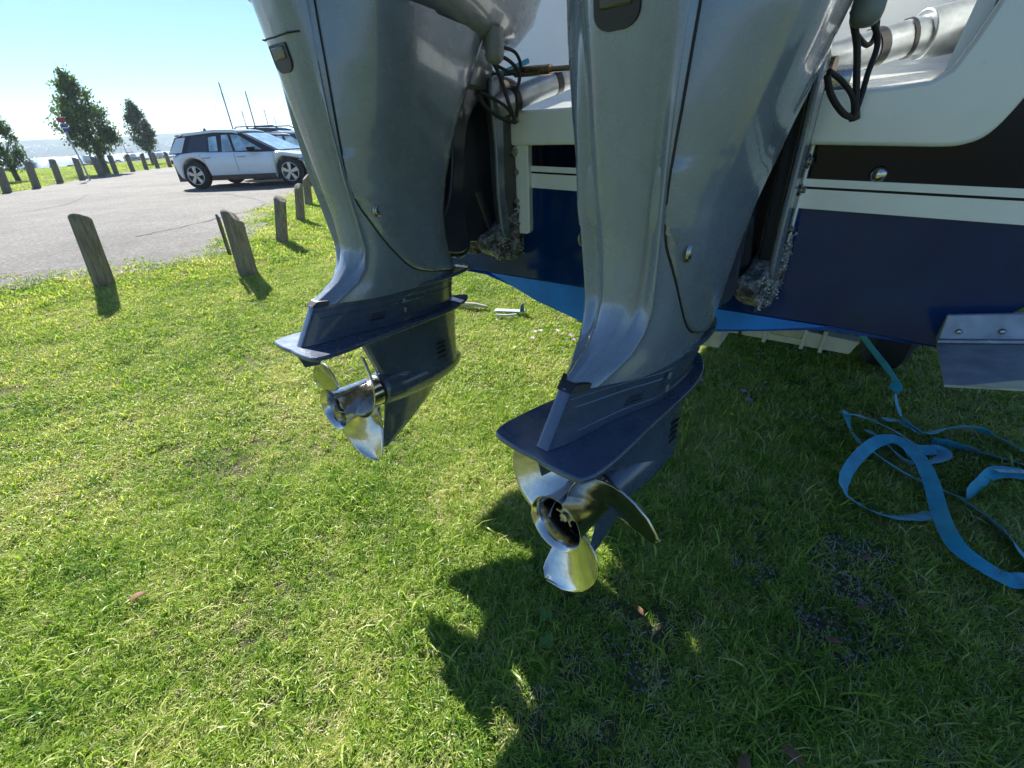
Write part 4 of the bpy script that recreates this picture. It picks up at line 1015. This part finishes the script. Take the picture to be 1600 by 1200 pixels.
    # anti ventilation plate
    plan([(-.083, 0), (-.086, .04), (-.08, .098), (-.062, .112), (-.03, .118), (.05, .116), (.15, .108), (.30, .098), (.42, .088), (.52, .066), (.59, .035), (.622, .012), (.628, 0)], .217, .2295, 'anti_ventilation_plate', 'lower', .0035)
    # trim fin under the plate
    MB().rings([[(-.075, -.004, .216), (-.07, .004, .216), (.02, .005, .216), (.02, -.005, .216)], [(-.055, -.002, .165), (-.055, .002, .165), (-.01, .003, .158), (-.01, -.003, .158)]]).obj('trim_fin', 'lower', t, bevel=.002)
    # gearcase strut, torpedo, skeg
    def foil(z, xa_, xf_, w_):
        pts = [(xa_, 0), (xa_ + .012, w_ * .35), (xa_ + (xf_ - xa_) * .35, w_ * .9), (xa_ + (xf_ - xa_) * .62, w_), (xa_ + (xf_ - xa_) * .88, w_ * .62), (xf_, 0)]
        h = catmull(pts, 5); return [(p[0], -p[1], z) for p in h] + [(p[0], p[1], z) for p in reversed(h[1:-1])]
    GC = [foil(z, a, b, w_) for z, a, b, w_ in ((.219, .118, .565, .064), (.19, .135, .560, .060), (.12, .160, .555, .055), (.07, .178, .553, .056), (.035, .185, .552, .062), (.01, .19, .552, .066))]
    MB().rings(GC).obj('gearcase_strut', 'lower', t, auto=60)
    MB().lathe([(.168, .046), (.172, .054), (.19, .0585), (.24, .0635), (.33, .0665), (.42, .062), (.48, .052), (.53, .036), (.560, .018), (.568, .004)], 36, caps=True).obj('gearcase', 'lower', t, auto=60)
    sk = []
    for z, a, b, w_ in ((-.035, .19, .50, .034), (-.075, .185, .43, .016), (-.12, .176, .375, .009), (-.17, .165, .30, .0065), (-.215, .150, .215, .005), (-.228, .150, .180, .0035)):
        sk.append(foil(z, a, b, w_))
    MB().rings(sk).obj('skeg', 'lower', t, auto=60)
    for k in range(4):
        MB().box((.40, -.0605 + .0006 * k, .05 + .018 * k), (.44, -.0545, .056 + .018 * k)).obj('intake_slot', 'black', t)
    MB().lathe([(.158, .051), (.168, .0535), (.170, .047)], 32, caps=False).obj('line_cutter_ring', 'black', t)
    # propeller: one part with blades, hub core and nut as sub-parts
    hb = MB(); hb.lathe([(.160, .0515), (.11, .0530), (.05, .0560), (.02, .061), (.004, .0680), (0, .0695), (.0005, .0672), (.02, .059), (.06, .051), (.155, .046)], 48); prop = hb.obj('propeller', 'steel', t, auto=70)
    MB().lathe([(.158, .044), (.150, .0)], 24).obj('hub_back', 'black', prop)
    m = MB(); m.lathe([(.154, .024), (.055, .024), (.05, .020), (.05, 0)], 20)
    for k in range(3):
        a = 2 * PI * k / 3 + .5; c, s_ = math.cos(a), math.sin(a)
        m.rings([[(.06, c * .02 - s_ * q, s_ * .02 + c * q) for q in (-.003, .003)] + [(.06, c * .047 + s_ * q * -1, s_ * .047 + c * q) for q in (.003, -.003)],
                 [(.15, c * .02 - s_ * q, s_ * .02 + c * q) for q in (-.003, .003)] + [(.15, c * .047 + s_ * q * -1, s_ * .047 + c * q) for q in (.003, -.003)]])
    m.obj('inner_hub', 'black', prop)
    m = MB(); m.lathe([(.05, .019), (.042, .019), (.040, .012), (.030, .011), (.028, .0)], 6); m.obj('prop_nut', 'steel2', prop, smooth=False)
    for k in range(6):
        a = 2 * PI * k / 6; MB().box((-.003, -.0025, -.003), (.004, .0025, .012)).obj('castle_tooth', 'steel2', prop).matrix_local = Matrix.Translation((.044, .017 * math.cos(a), .017 * math.sin(a))) @ Matrix.Rotation(a - PI / 2, 4, 'X')
    def blade(th0, hand, rk=.020, rt=.213):
        nu, nv = 14, 12; grid = []
        for i in range(nu + 1):
            u = i / nu; r = .050 + (rt - .050) * u
            ch = (1.75 * (1 - u) ** .9 + .98 * u) * math.sqrt(max(1 - u ** 6, 0)) * (1 - .25 * u)
            ch = np.interp(u, [0, .2, .45, .65, .8, .9, .96, 1], [1.75, 1.58, 1.30, .98, .68, .44, .25, .02])
            sk_ = np.interp(u, [0, .3, .6, .8, 1], [0, .02, .14, .30, .52])
            row = []
            for j in range(nv + 1):
                v_ = j / nv - .5; th = v_ * ch - sk_ * .9
                xx = .088 - v_ * ch * .058 * (1.0 - .25 * u) - rk * u ** 1.4 - .012 * (2 * v_) ** 2 * u * .5
                A = th0 + hand * th
                row.append((xx, r * math.cos(A), r * math.sin(A)))
            grid.append(row)
        mb = MB(); mb.rings(grid, closed=False)
        b = mb.obj('blade', 'steel', prop, auto=0)
        md = b.modifiers.new('s', 'SOLIDIFY'); md.thickness = .0042; md.offset = 0
        md = b.modifiers.new('bv', 'BEVEL'); md.width = .0012; md.segments = 2; md.limit_method = 'ANGLE'
        return b
    for a in blade_angles[0]: blade(math.radians(a), blade_angles[1], *((.058, .226) if -115 < a < -95 else ()))
    # ---- bracket assembly
    def zpl(pts, y0, y1, nm, mt, bev=.006, par=None):
        full = [tuple(p) for p in catmull(pts, 5, closed=True)]
        return MB().prism(full, 1, y0, y1).obj(nm, mt, par or t, auto=35, bevel=bev, segs=3)
    # swivel bracket: curved black arm hugging the leg
    for sg in (-1, 1):
        zpl([(.62, .945), (.74, .945), (.66, .88), (.585, .79), (.555, .62), (.56, .50), (.575, .44), (.53, .41), (.445, .43), (.43, .50), (.475, .57), (.50, .66), (.515, .78), (.555, .87)], sg * .045, sg * .085, 'swivel_arm', 'blackpaint', .012)
        br = zpl([(.68, .93), (.80, .93), (.835, .88), (.858, .70), (.858, .52), (.84, .44), (.77, .43), (.725, .47), (.70, .62), (.69, .76), (.67, .88)], sg * .074, sg * .108, 'clamp_bracket', 'blackpaint')
        zpl([(.845, .53), (.862, .44), (.835, .375), (.79, .352), (.73, .362), (.64, .40), (.635, .445), (.70, .47), (.74, .50)], sg * .060, sg * .116, 'fouled_foot', 'barnacle', .008)
        zpl([(.655, .91), (.70, .91), (.715, .75), (.72, .60), (.745, .47), (.71, .45), (.685, .58), (.675, .74)], sg * .109, sg * .124, 'bracket_rib', 'paint' if sg < 0 else 'blackpaint', .005)
        for (x_, z_, r_) in ((.80, .84, .009), (.79, .72, .014), (.80, .655, .011), (.80, .56, .009)):
            m = MB(); m.lathe([(sg * .104, r_ * 1.3), (sg * .114, r_ * 1.25), (sg * .115, r_ * .7), (sg * .122, r_ * .65), (sg * .122, 0)], 10, ax=1, o=(x_, 0, z_)); m.obj('bracket_bolt', 'steel2', br)
    zpl([(.50, .92), (.62, .92), (.58, .6), (.60, .42), (.52, .40), (.48, .6)], -.06, .06, 'swivel_tube', 'blackpaint', .01)
    for sg in (-1, 1):
        for x_, z_ in ((.83, .79), (.835, .65), (.83, .60), (.74, .86)):
            m = MB(); m.lathe([(sg * .107, .0), (sg * .1085, .0), (sg * .1088, .009), (sg * .107, .0105)], 12, ax=1, o=(x_, 0, z_)); m.obj('bolt_hole', 'seam', t)
    zpl([(.57, .94), (.80, .94), (.85, .88), (.85, .47), (.80, .42), (.62, .43), (.545, .47), (.545, .75)], -.045, .045, 'sun_gap_filler', 'blackpaint', .01)  # added solid block, keeps sun from leaking between arm and clamps
    MB().tube([(.72, -.13, .90), (.72, .13, .90)], .022, 16).obj('tilt_tube', 'brass', t)
    MB().tube([(.76, .02, .47), (.69, .0, .66), (.64, 0, .80)], [.03, .03, .014], 16).obj('trim_ram', 'blackpaint', t)
    MB().tube([(.74, .04, .45), (.66, .04, .60)], [.018, .018], 14).obj('trim_ram', 'blackpaint', t)
    MB().tube([(.74, -.04, .45), (.66, -.04, .60)], [.018, .018], 14).obj('trim_ram', 'blackpaint', t)
    # fouled anode block across the bottom of the brackets, crusted with growth
    m = MB(); m.box((.72, -.065, .385), (.83, .065, .44)); an = m.obj('anode_block', 'barnacle', t, bevel=.008)
    for mt_, cnt_, smax_ in (('barnacle', 420, .007), ('offwhite', 130, .0042)):
        rr = random.Random(5 + cnt_); m = MB()
        for i in range(cnt_):
            sg = rr.choice((-1, -1, 1)); x_ = rr.uniform(.645, .85); c = Vector((x_, sg * .117, rr.uniform(.365, .55 if x_ > .78 else .46))); s_ = rr.uniform(.0015, smax_)
            q = [c + Vector((s_ * math.cos(a_) * rr.uniform(.6, 1.3), rr.uniform(-.3, .3) * s_, s_ * math.sin(a_) * rr.uniform(.6, 1.3))) for a_ in (0, 1.25, 2.5, 3.77, 5.0)]
            m.add(q + [c + Vector((rr.uniform(-.5, .5) * s_, sg * s_ * 1.1, rr.uniform(-.5, .5) * s_))], [(0, 1, 5), (1, 2, 5), (2, 3, 5), (3, 4, 5), (4, 0, 5)])
        g = m.obj('barnacle_crust', mt_, t, smooth=False); tag(g, kind='stuff')
    pass
    # black cable loops at the mount
    B_ = (.68, -.2, .80)
    for pts, r_ in (([(.61, -.165, .955), (.63, -.178, .92), (.645, -.19, .87), (.66, -.198, .83), B_], .0062), ([(.585, -.165, .965), (.65, -.185, .962), (.70, -.198, .93), (.685, -.20, .88), (.688, -.2, .84), B_], .0055),
                    ([B_, (.63, -.187, .808), (.575, -.17, .835), (.55, -.16, .865)], .006), ([B_, (.65, -.193, .835), (.60, -.178, .858), (.555, -.16, .872)], .005),
                    ([(.62, -.17, .99), (.70, -.18, .985), (.725, -.185, .95), (.70, -.18, .93), (.63, -.165, .945)], .005)):
        MB().tube(catmull(pts, 7), r_, 8).obj('cable', 'rubber', t)
    MB().tube([(.677, -.198, .812), (.683, -.202, .798)], .010, 8).obj('cable_tie', 'black', t)
    return t
EN = frame_mw((.079, .689, .247), 45.36, 4.2); EF = frame_mw((-.564, 1.176, .270), 39.33, 3.5)
engN = engine('outboard_motor', 'nearer grey outboard motor, its propeller lowest in the photo', EN, ((-108, 14, 138), -1))
engF = engine('outboard_motor', 'farther grey outboard motor at left, beside the bollards', EF, ((-92, 28, 148), 1))

# ------------------------------------------------------------------ rigging between boat and motors
def W(mw, p): return mw @ Vector(p)
a_, b_ = W(EF, (.74, -.05, .945)), W(EN, (.70, .05, .945))
t = thing('tie_bar', 'thin pale metal tie bar joining the two outboards', 'rod', loc=a_)
d_ = b_ - a_
MB().tube([(0, 0, 0), d_], .008, 10).obj('rod', 'brass', t)
MB().tube([d_ * .13, d_ * .30], .014, 12).obj('adjuster', 'brass', t)
MB().tube([d_ * .42, d_ * .5], .013, 12).obj('adjuster', 'galv', t)
def hose(name, label, pts, r, rings_):
    t = thing(name, label, 'hose', loc=pts[0]); o = Vector(pts[0]); c = catmull([Vector(p) - o for p in pts], 8)
    MB().tube(c, r, 18).obj('sleeve', 'galv', t)
    for f in rings_:
        i = int(f * (len(c) - 3)); MB().tube([c[i], c[i + 1]], r * 1.07, 18).obj('clip_ring', 'black', t)
    return t, c, o
t, c_, o_ = hose('rigging_hose', 'pale corrugated rigging hose entering the boat behind the farther outboard', [W(BM, (.72, .26, 1.07)), W(BM, (.86, .20, 1.115)), W(BM, (1.0, .12, 1.16)), W(BM, (1.15, .03, 1.20))], .034, (.2, .55, .75))
e_ = c_[-1]
MB().tube([(0, 0, .02), Vector((.02, .05, .09)), Vector((.12, .10, .13))], .008, 8).obj('blue_cable', 'webbing', t)
t, c_, o_ = hose('rigging_hose', 'silver rigging hose with collar running from nearer outboard to the white well side', [W(BM, (.84, -.50, 1.115)), W(BM, (.95, -.60, 1.12)), W(BM, (1.08, -.73, 1.155)), W(BM, (1.12, -.80, 1.17)), W(BM, (1.18, -.90, 1.185))], .040, (.1, .45, .62))
MB().tube([c_[-11], c_[-1]], .053, 20).obj('collar', 'galv', t, bevel=.003)
t = thing('steering_cylinder', 'bright metal steering cylinder behind the nearer outboard', 'steering gear', loc=W(BM, (.80, -.40, 1.075)))
MB().tube([(0, 0, 0), (.26, -.10, 0)], .030, 16).obj('barrel', 'steel2', t); MB().tube([(-.12, .05, 0), (.0, 0, 0)], .012, 12).obj('rod', 'steel', t)
MB().tube([(.05, -.02, 0), (.07, -.028, 0)], .036, 16).obj('clamp', 'black', t); MB().tube([(.20, -.077, 0), (.22, -.085, 0)], .036, 16).obj('clamp', 'black', t)

#@@SMALL
# ------------------------------------------------------------------ blue strap
P_ = {'A':[[1.245,1.50,.36],[1.300,1.42,.27],[1.36, 1.344, .18], [1.403, 1.353, .1], [1.397, 1.296, .05], [1.387, 1.23, .05], [1.412, 1.2, .04], [1.491, 1.211, .05], [1.576, 1.204, .05], [1.619, 1.159, .04], [1.63, 1.084, .04], [1.647, 1.029, .03]],
'A2':[[1.329, 1.284, .045], [1.37, 1.277, .045], [1.381, 1.238, .045], [1.382, 1.199, .045]],
'B':[[1.235, .646, .03], [1.183, .646, .03], [1.147, .653, .03], [1.113, .688, .04], [1.094, .73, .05], [1.104, .781, .06], [1.145, .853, .06], [1.191, .933, .07], [1.228, 1.019, .08], [1.246, 1.104, .08], [1.216, 1.132, .08], [1.16, 1.121, .07], [1.074, 1.068, .06], [.998, 1.004, .05], [.961, .948, .04], [.98, .898, .03], [1.026, .858, .03], [1.092, .848, .03], [1.154, .86, .03]],
'C':[[1.202, 1.309, .07], [1.176, 1.248, .05], [1.163, 1.178, .04], [1.184, 1.11, .03], [1.203, 1.024, .03], [1.246, .972, .02], [1.27, .916, .03], [1.279, .844, .03], [1.273, .779, .03], [1.24, .706, .04], [1.232, .661, .03]],
'D':[[1.17, 1.288, .08], [1.24, 1.268, .07], [1.287, 1.214, .06], [1.313, 1.167, .05], [1.318, 1.108, .04]],
'E':[[1.239, 1.243, .035], [1.25, 1.177, .035], [1.24, 1.106, .035], [1.254, 1.059, .035], [1.314, 1.061, .035], [1.372, 1.083, .035], [1.392, 1.115, .035], [1.338, 1.12, .035], [1.275, 1.118, .035]],
'F':[[1.41, 1.171, .03], [1.455, 1.145, .03], [1.518, 1.094, .03], [1.584, 1.034, .03], [1.616, 1.0, .03]],
'G':[[1.559, .958, .05], [1.51, .973, .05], [1.438, .987, .05], [1.38, .966, .03], [1.31, .929, .02]]}
TW = {'A': [1.2, 1.2, 1.2, .9, .8, .9, .5, .8, .9, .7, .5, .4], 'A2': [.2, .3, .2, .5], 'B': [.3, .3, .2, .3, .5, .9, .5, .3, .35, .2, .3, .5, .6, .5, .8, .7, .45, .35, .4], 'C': [.5, .9, 1.0, .6, .5, .7, .6, .8, .9, .6, .4], 'D': [.4, .5, .6, .5, .4], 'E': [.3, .5, .9, .8, .6, .4, .2, .4, .5], 'F': [1.3, 1.2, .7, .5, .4], 'G': [.4, .3, .5, .9, 1.2]}
P_ = {k: [list(gp(*p)) for p in v] for k, v in P_.items()}
ST0 = gp(1.2, 1.0)
st = thing('tie_down_strap', 'blue webbing tie down strap lying in loops on the shaded grass', 'strap', ST0)
for key, pts in P_.items():
    c = catmull([np.array(p) - np.array(ST0) for p in pts], 8); tw = np.interp(np.linspace(0, 1, len(c)), np.linspace(0, 1, len(TW[key])), TW[key]) + np.array([.30 * noise.noise(Vector((i_ * .23, ord(key[0]), 0))) for i_ in range(len(c))])
    mb = MB(); rs = []
    for i, p in enumerate(c):
        d = np.array(c[min(i + 1, len(c) - 1)]) - np.array(c[max(i - 1, 0)]); d /= np.linalg.norm(d) + 1e-9
        side = np.cross(d, (0, 0, 1)); side /= np.linalg.norm(side) + 1e-9; up = np.cross(side, d)
        wv = (side * math.cos(tw[i]) + up * math.sin(tw[i])) * .0245; nv_ = np.cross(d, wv / .0245) * .0011
        q = p + np.array([0, 0, .004])
        rs.append([q - wv - nv_, q - wv * .3 - nv_ + nv_ * .3, q + wv * .3 - nv_, q + wv - nv_, q + wv + nv_, q - wv + nv_])
    mb.rings(rs); mb.obj('webbing', 'webbing', st, auto=50)
gpath = catmull([np.array(p) - np.array(ST0) for p in P_['G']], 8)
g0, g1 = Vector(gpath[6]), Vector(gpath[17]); mid = (g0 + g1) / 2; xd = (g1 - g0).normalized(); nn = (Vector((0, 0, 1)) - xd * xd.z).normalized(); nn = (nn * math.cos(.35) + xd.cross(nn) * .30).normalized(); yd = nn.cross(xd)
LM = Matrix(((xd.x, yd.x, nn.x, mid.x), (xd.y, yd.y, nn.y, mid.y), (xd.z, yd.z, nn.z, mid.z + .017), (0, 0, 0, 1)))
lb = MB().box((-.06, -.017, 0), (.06, .017, .0008)).obj('label', simple('strap_label', (.30, .52, .62), .6), st); lb.matrix_local = LM
text_obj('lettering', 'C  :::', .026, 'signblue', st, LM @ Matrix.Translation((0, 0, .0012)))

# ------------------------------------------------------------------ flowers, leaves, litter
def flower(x, y, m, label, z=.05, r=.012, seed=0):
    rr = random.Random(seed); t = thing('flower', label, 'flower', (x, y, G(x, y)), rr.uniform(0, 6), 'small flowers in the lawn')
    MB().tube([(0, 0, 0), (.003, .002, z * .5), (0, 0, z)], .0012, 5).obj('stem', 'stem', t)
    mb = MB()
    for k in range(7):
        a = 2 * PI * k / 7 + rr.uniform(-.2, .2); c, s_ = math.cos(a), math.sin(a); R_ = r * rr.uniform(.8, 1.15)
        mb.add([(0, 0, z), (R_ * .6 * c - R_ * .28 * s_, R_ * .6 * s_ + R_ * .28 * c, z + .003), (R_ * c, R_ * s_, z + .001), (R_ * .6 * c + R_ * .28 * s_, R_ * .6 * s_ - R_ * .28 * c, z + .003)], [(0, 1, 2, 3)])
    mb.obj('petals', m, t, smooth=False)
FL = [(.93, 1.51, 'petal', 'upper of the two mauve flowers in the shade right of the nearer outboard'), (.92, 1.44, 'petal', 'lower of the two mauve flowers in the shade right of the nearer outboard'),
      (.32, 2.15, 'petal', 'brightest mauve flower beside the nearer outboard leg, in the sun'), (.26, 2.22, 'palepetal', 'pale pink flower just left of the bright mauve one'),
      (.14, 2.22, 'palepetal', 'pale pink flower, left one of the close pair in sunlit grass'), (.17, 2.23, 'palepetal', 'pale pink flower, right one of the close pair in sunlit grass'), (.12, 2.14, 'palepetal', 'pale pink flower below the close pair in sunlit grass'),
      (.33, 2.09, 'petal', 'mauve flower lowest by the nearer outboard leg'), (.8, 1.61, 'petal', 'single mauve flower in shade close to the nearer outboard leg'), (.81, 1.35, 'yellowpetal', 'tiny yellow flower in the shade'),
      (-.07, 2.42, 'palepetal', 'pale flower left of the broken plastic piece')]
for i, (x, y, m, l) in enumerate(FL):
    x, y, z_ = gp(x, y, .05); flower(x, y, m, l, seed=i, z=.06, r=.019 if i < 9 else .013)
def leaf(x, y, rz, l, label, z=.035):
    rr = random.Random(int(x * 1000)); t = MB(); n = 8; top_ = []; bot_ = []
    for i in range(n + 1):
        f = i / n; w_ = .22 * l * math.sin(PI * f ** .8); cz = .10 * l * math.sin(f * PI) + .02 * l * math.sin(f * 9)
        top_.append(((f - .5) * l, w_, cz + w_ * .35)); bot_.append(((f - .5) * l, -w_, cz + w_ * .25))
    mid_ = [((i / n - .5) * l, 0, .10 * l * math.sin(i / n * PI)) for i in range(n + 1)]
    t.rings([top_, mid_, bot_], closed=False); o = t.obj('fallen_leaf', 'deadleaf', smooth=True, solid=.0007)
    o.location = (x, y, z); o.rotation_euler = (rr.uniform(-.2, .2), rr.uniform(-.2, .2), rz); tag(o, label, 'leaf', 'fallen brown leaves')
LV = [(-.96, .72, .6, .05, 'brown leaf on the sunlit grass at left'), (.87, .73, .1, .035, 'small tan leaf at the right edge of the gravelly patch'), (.77, .60, -.1, .035, 'tan leaf in the middle of the gravelly bare patch'),
      (.66, .53, -.4, .038, 'reddish leaf at the lower end of the bare patch'), (.16, .70, 1.5, .04, 'upright brown leaf just right of the lowest propeller blade'), (.27, .62, 1.9, .032, 'brown leaf in shade below and right of the nearer propeller'),
      (-4.02, 4.0, .5, .09, 'orange leaf at the foot of the leftmost bollard'), (.37, .33, .9, .05, 'brown leaf at the bottom edge, left of its neighbour'), (.46, .34, -.9, .045, 'brown leaf at the bottom edge, right of its neighbour')]
for x, y, rz, l, lb_ in LV:
    x, y, z_ = gp(x, y, .03); leaf(x, y, rz, l * 1.15, lb_, z_)
# clover leaves
for i, (x, y) in enumerate(((.05, .62), (.05, .56))):
    t = thing('clover_plant', ('upper' if i == 0 else 'lower') + ' of two round leaved weeds below the nearer propeller', 'weed', gp(x, y), i)
    for k in range(3):
        a = 2.1 * k; mb = MB(); r_ = .011; c = (.011 * math.cos(a), .011 * math.sin(a), .04)
        mb.add([c] + [(c[0] + r_ * math.cos(b_), c[1] + r_ * math.sin(b_), c[2] + .003) for b_ in [q * .785 for q in range(8)]], [(0, q + 1, (q + 1) % 8 + 1) for q in range(8)])
        mb.obj('leaf', 'cloverleaf', t)
    MB().tube([(0, 0, 0), (0, 0, .04)], .001, 4).obj('stem', 'stem', t)
# broken plastic / stick beyond the far outboard
t = thing('broken_plastic_strip', 'broken pale blue plastic strip lying in the sunlit grass between the outboards', 'litter', gp(-.04, 2.66), math.atan2(-.06, .22))
MB().box((-.06, -.025, .03), (.19, .028, .038)).obj('strip', simple('faded_plastic', (.42, .55, .62), .5, var=.2, vscale=40), t, bevel=.003)
MB().prism([(.15, .035), (.185, .035), (.18, .10), (.165, .10)], 1, -.02, .01).obj('tab', simple('blue_plastic', (.03, .07, .22), .4), t, bevel=.003)
MB().tube([(-.02, -.10, .03), (.06, -.115, .035), (.14, -.085, .035)], .010, 6).obj('edge_piece', 'offwhite', t)
t = thing('dry_stick', 'bleached dry stick beside the far outboard leg', 'stick', gp(-.30, 2.78, .03), -.15)
MB().tube([(-.14, .02, 0), (0, 0, .012), (.12, -.01, .01), (.22, -.03, .0)], [.018, .022, .018, .010], 8).obj('stick', simple('bleached_wood', (.5, .44, .34), .9, var=.2, bmp=.4), t)
# ------------------------------------------------------------------ haze
m = bpy.data.materials.new('haze_air'); m.use_nodes = True; n = m.node_tree; n.nodes.clear()
v = n.nodes.new('ShaderNodeVolumePrincipled'); v.inputs['Color'].default_value = (.72, .86, 1, 1); v.inputs['Density'].default_value = .00055; v.inputs['Anisotropy'].default_value = .3
o = n.nodes.new('ShaderNodeOutputMaterial'); n.links.new(v.outputs[0], o.inputs['Volume'])
MAT['haze'] = m
h_ = MB().box((-4300, -4300, -3), (4300, 4300, 42)).obj('haze', 'haze', smooth=False); tag(h_, kind='stuff')
#@@END
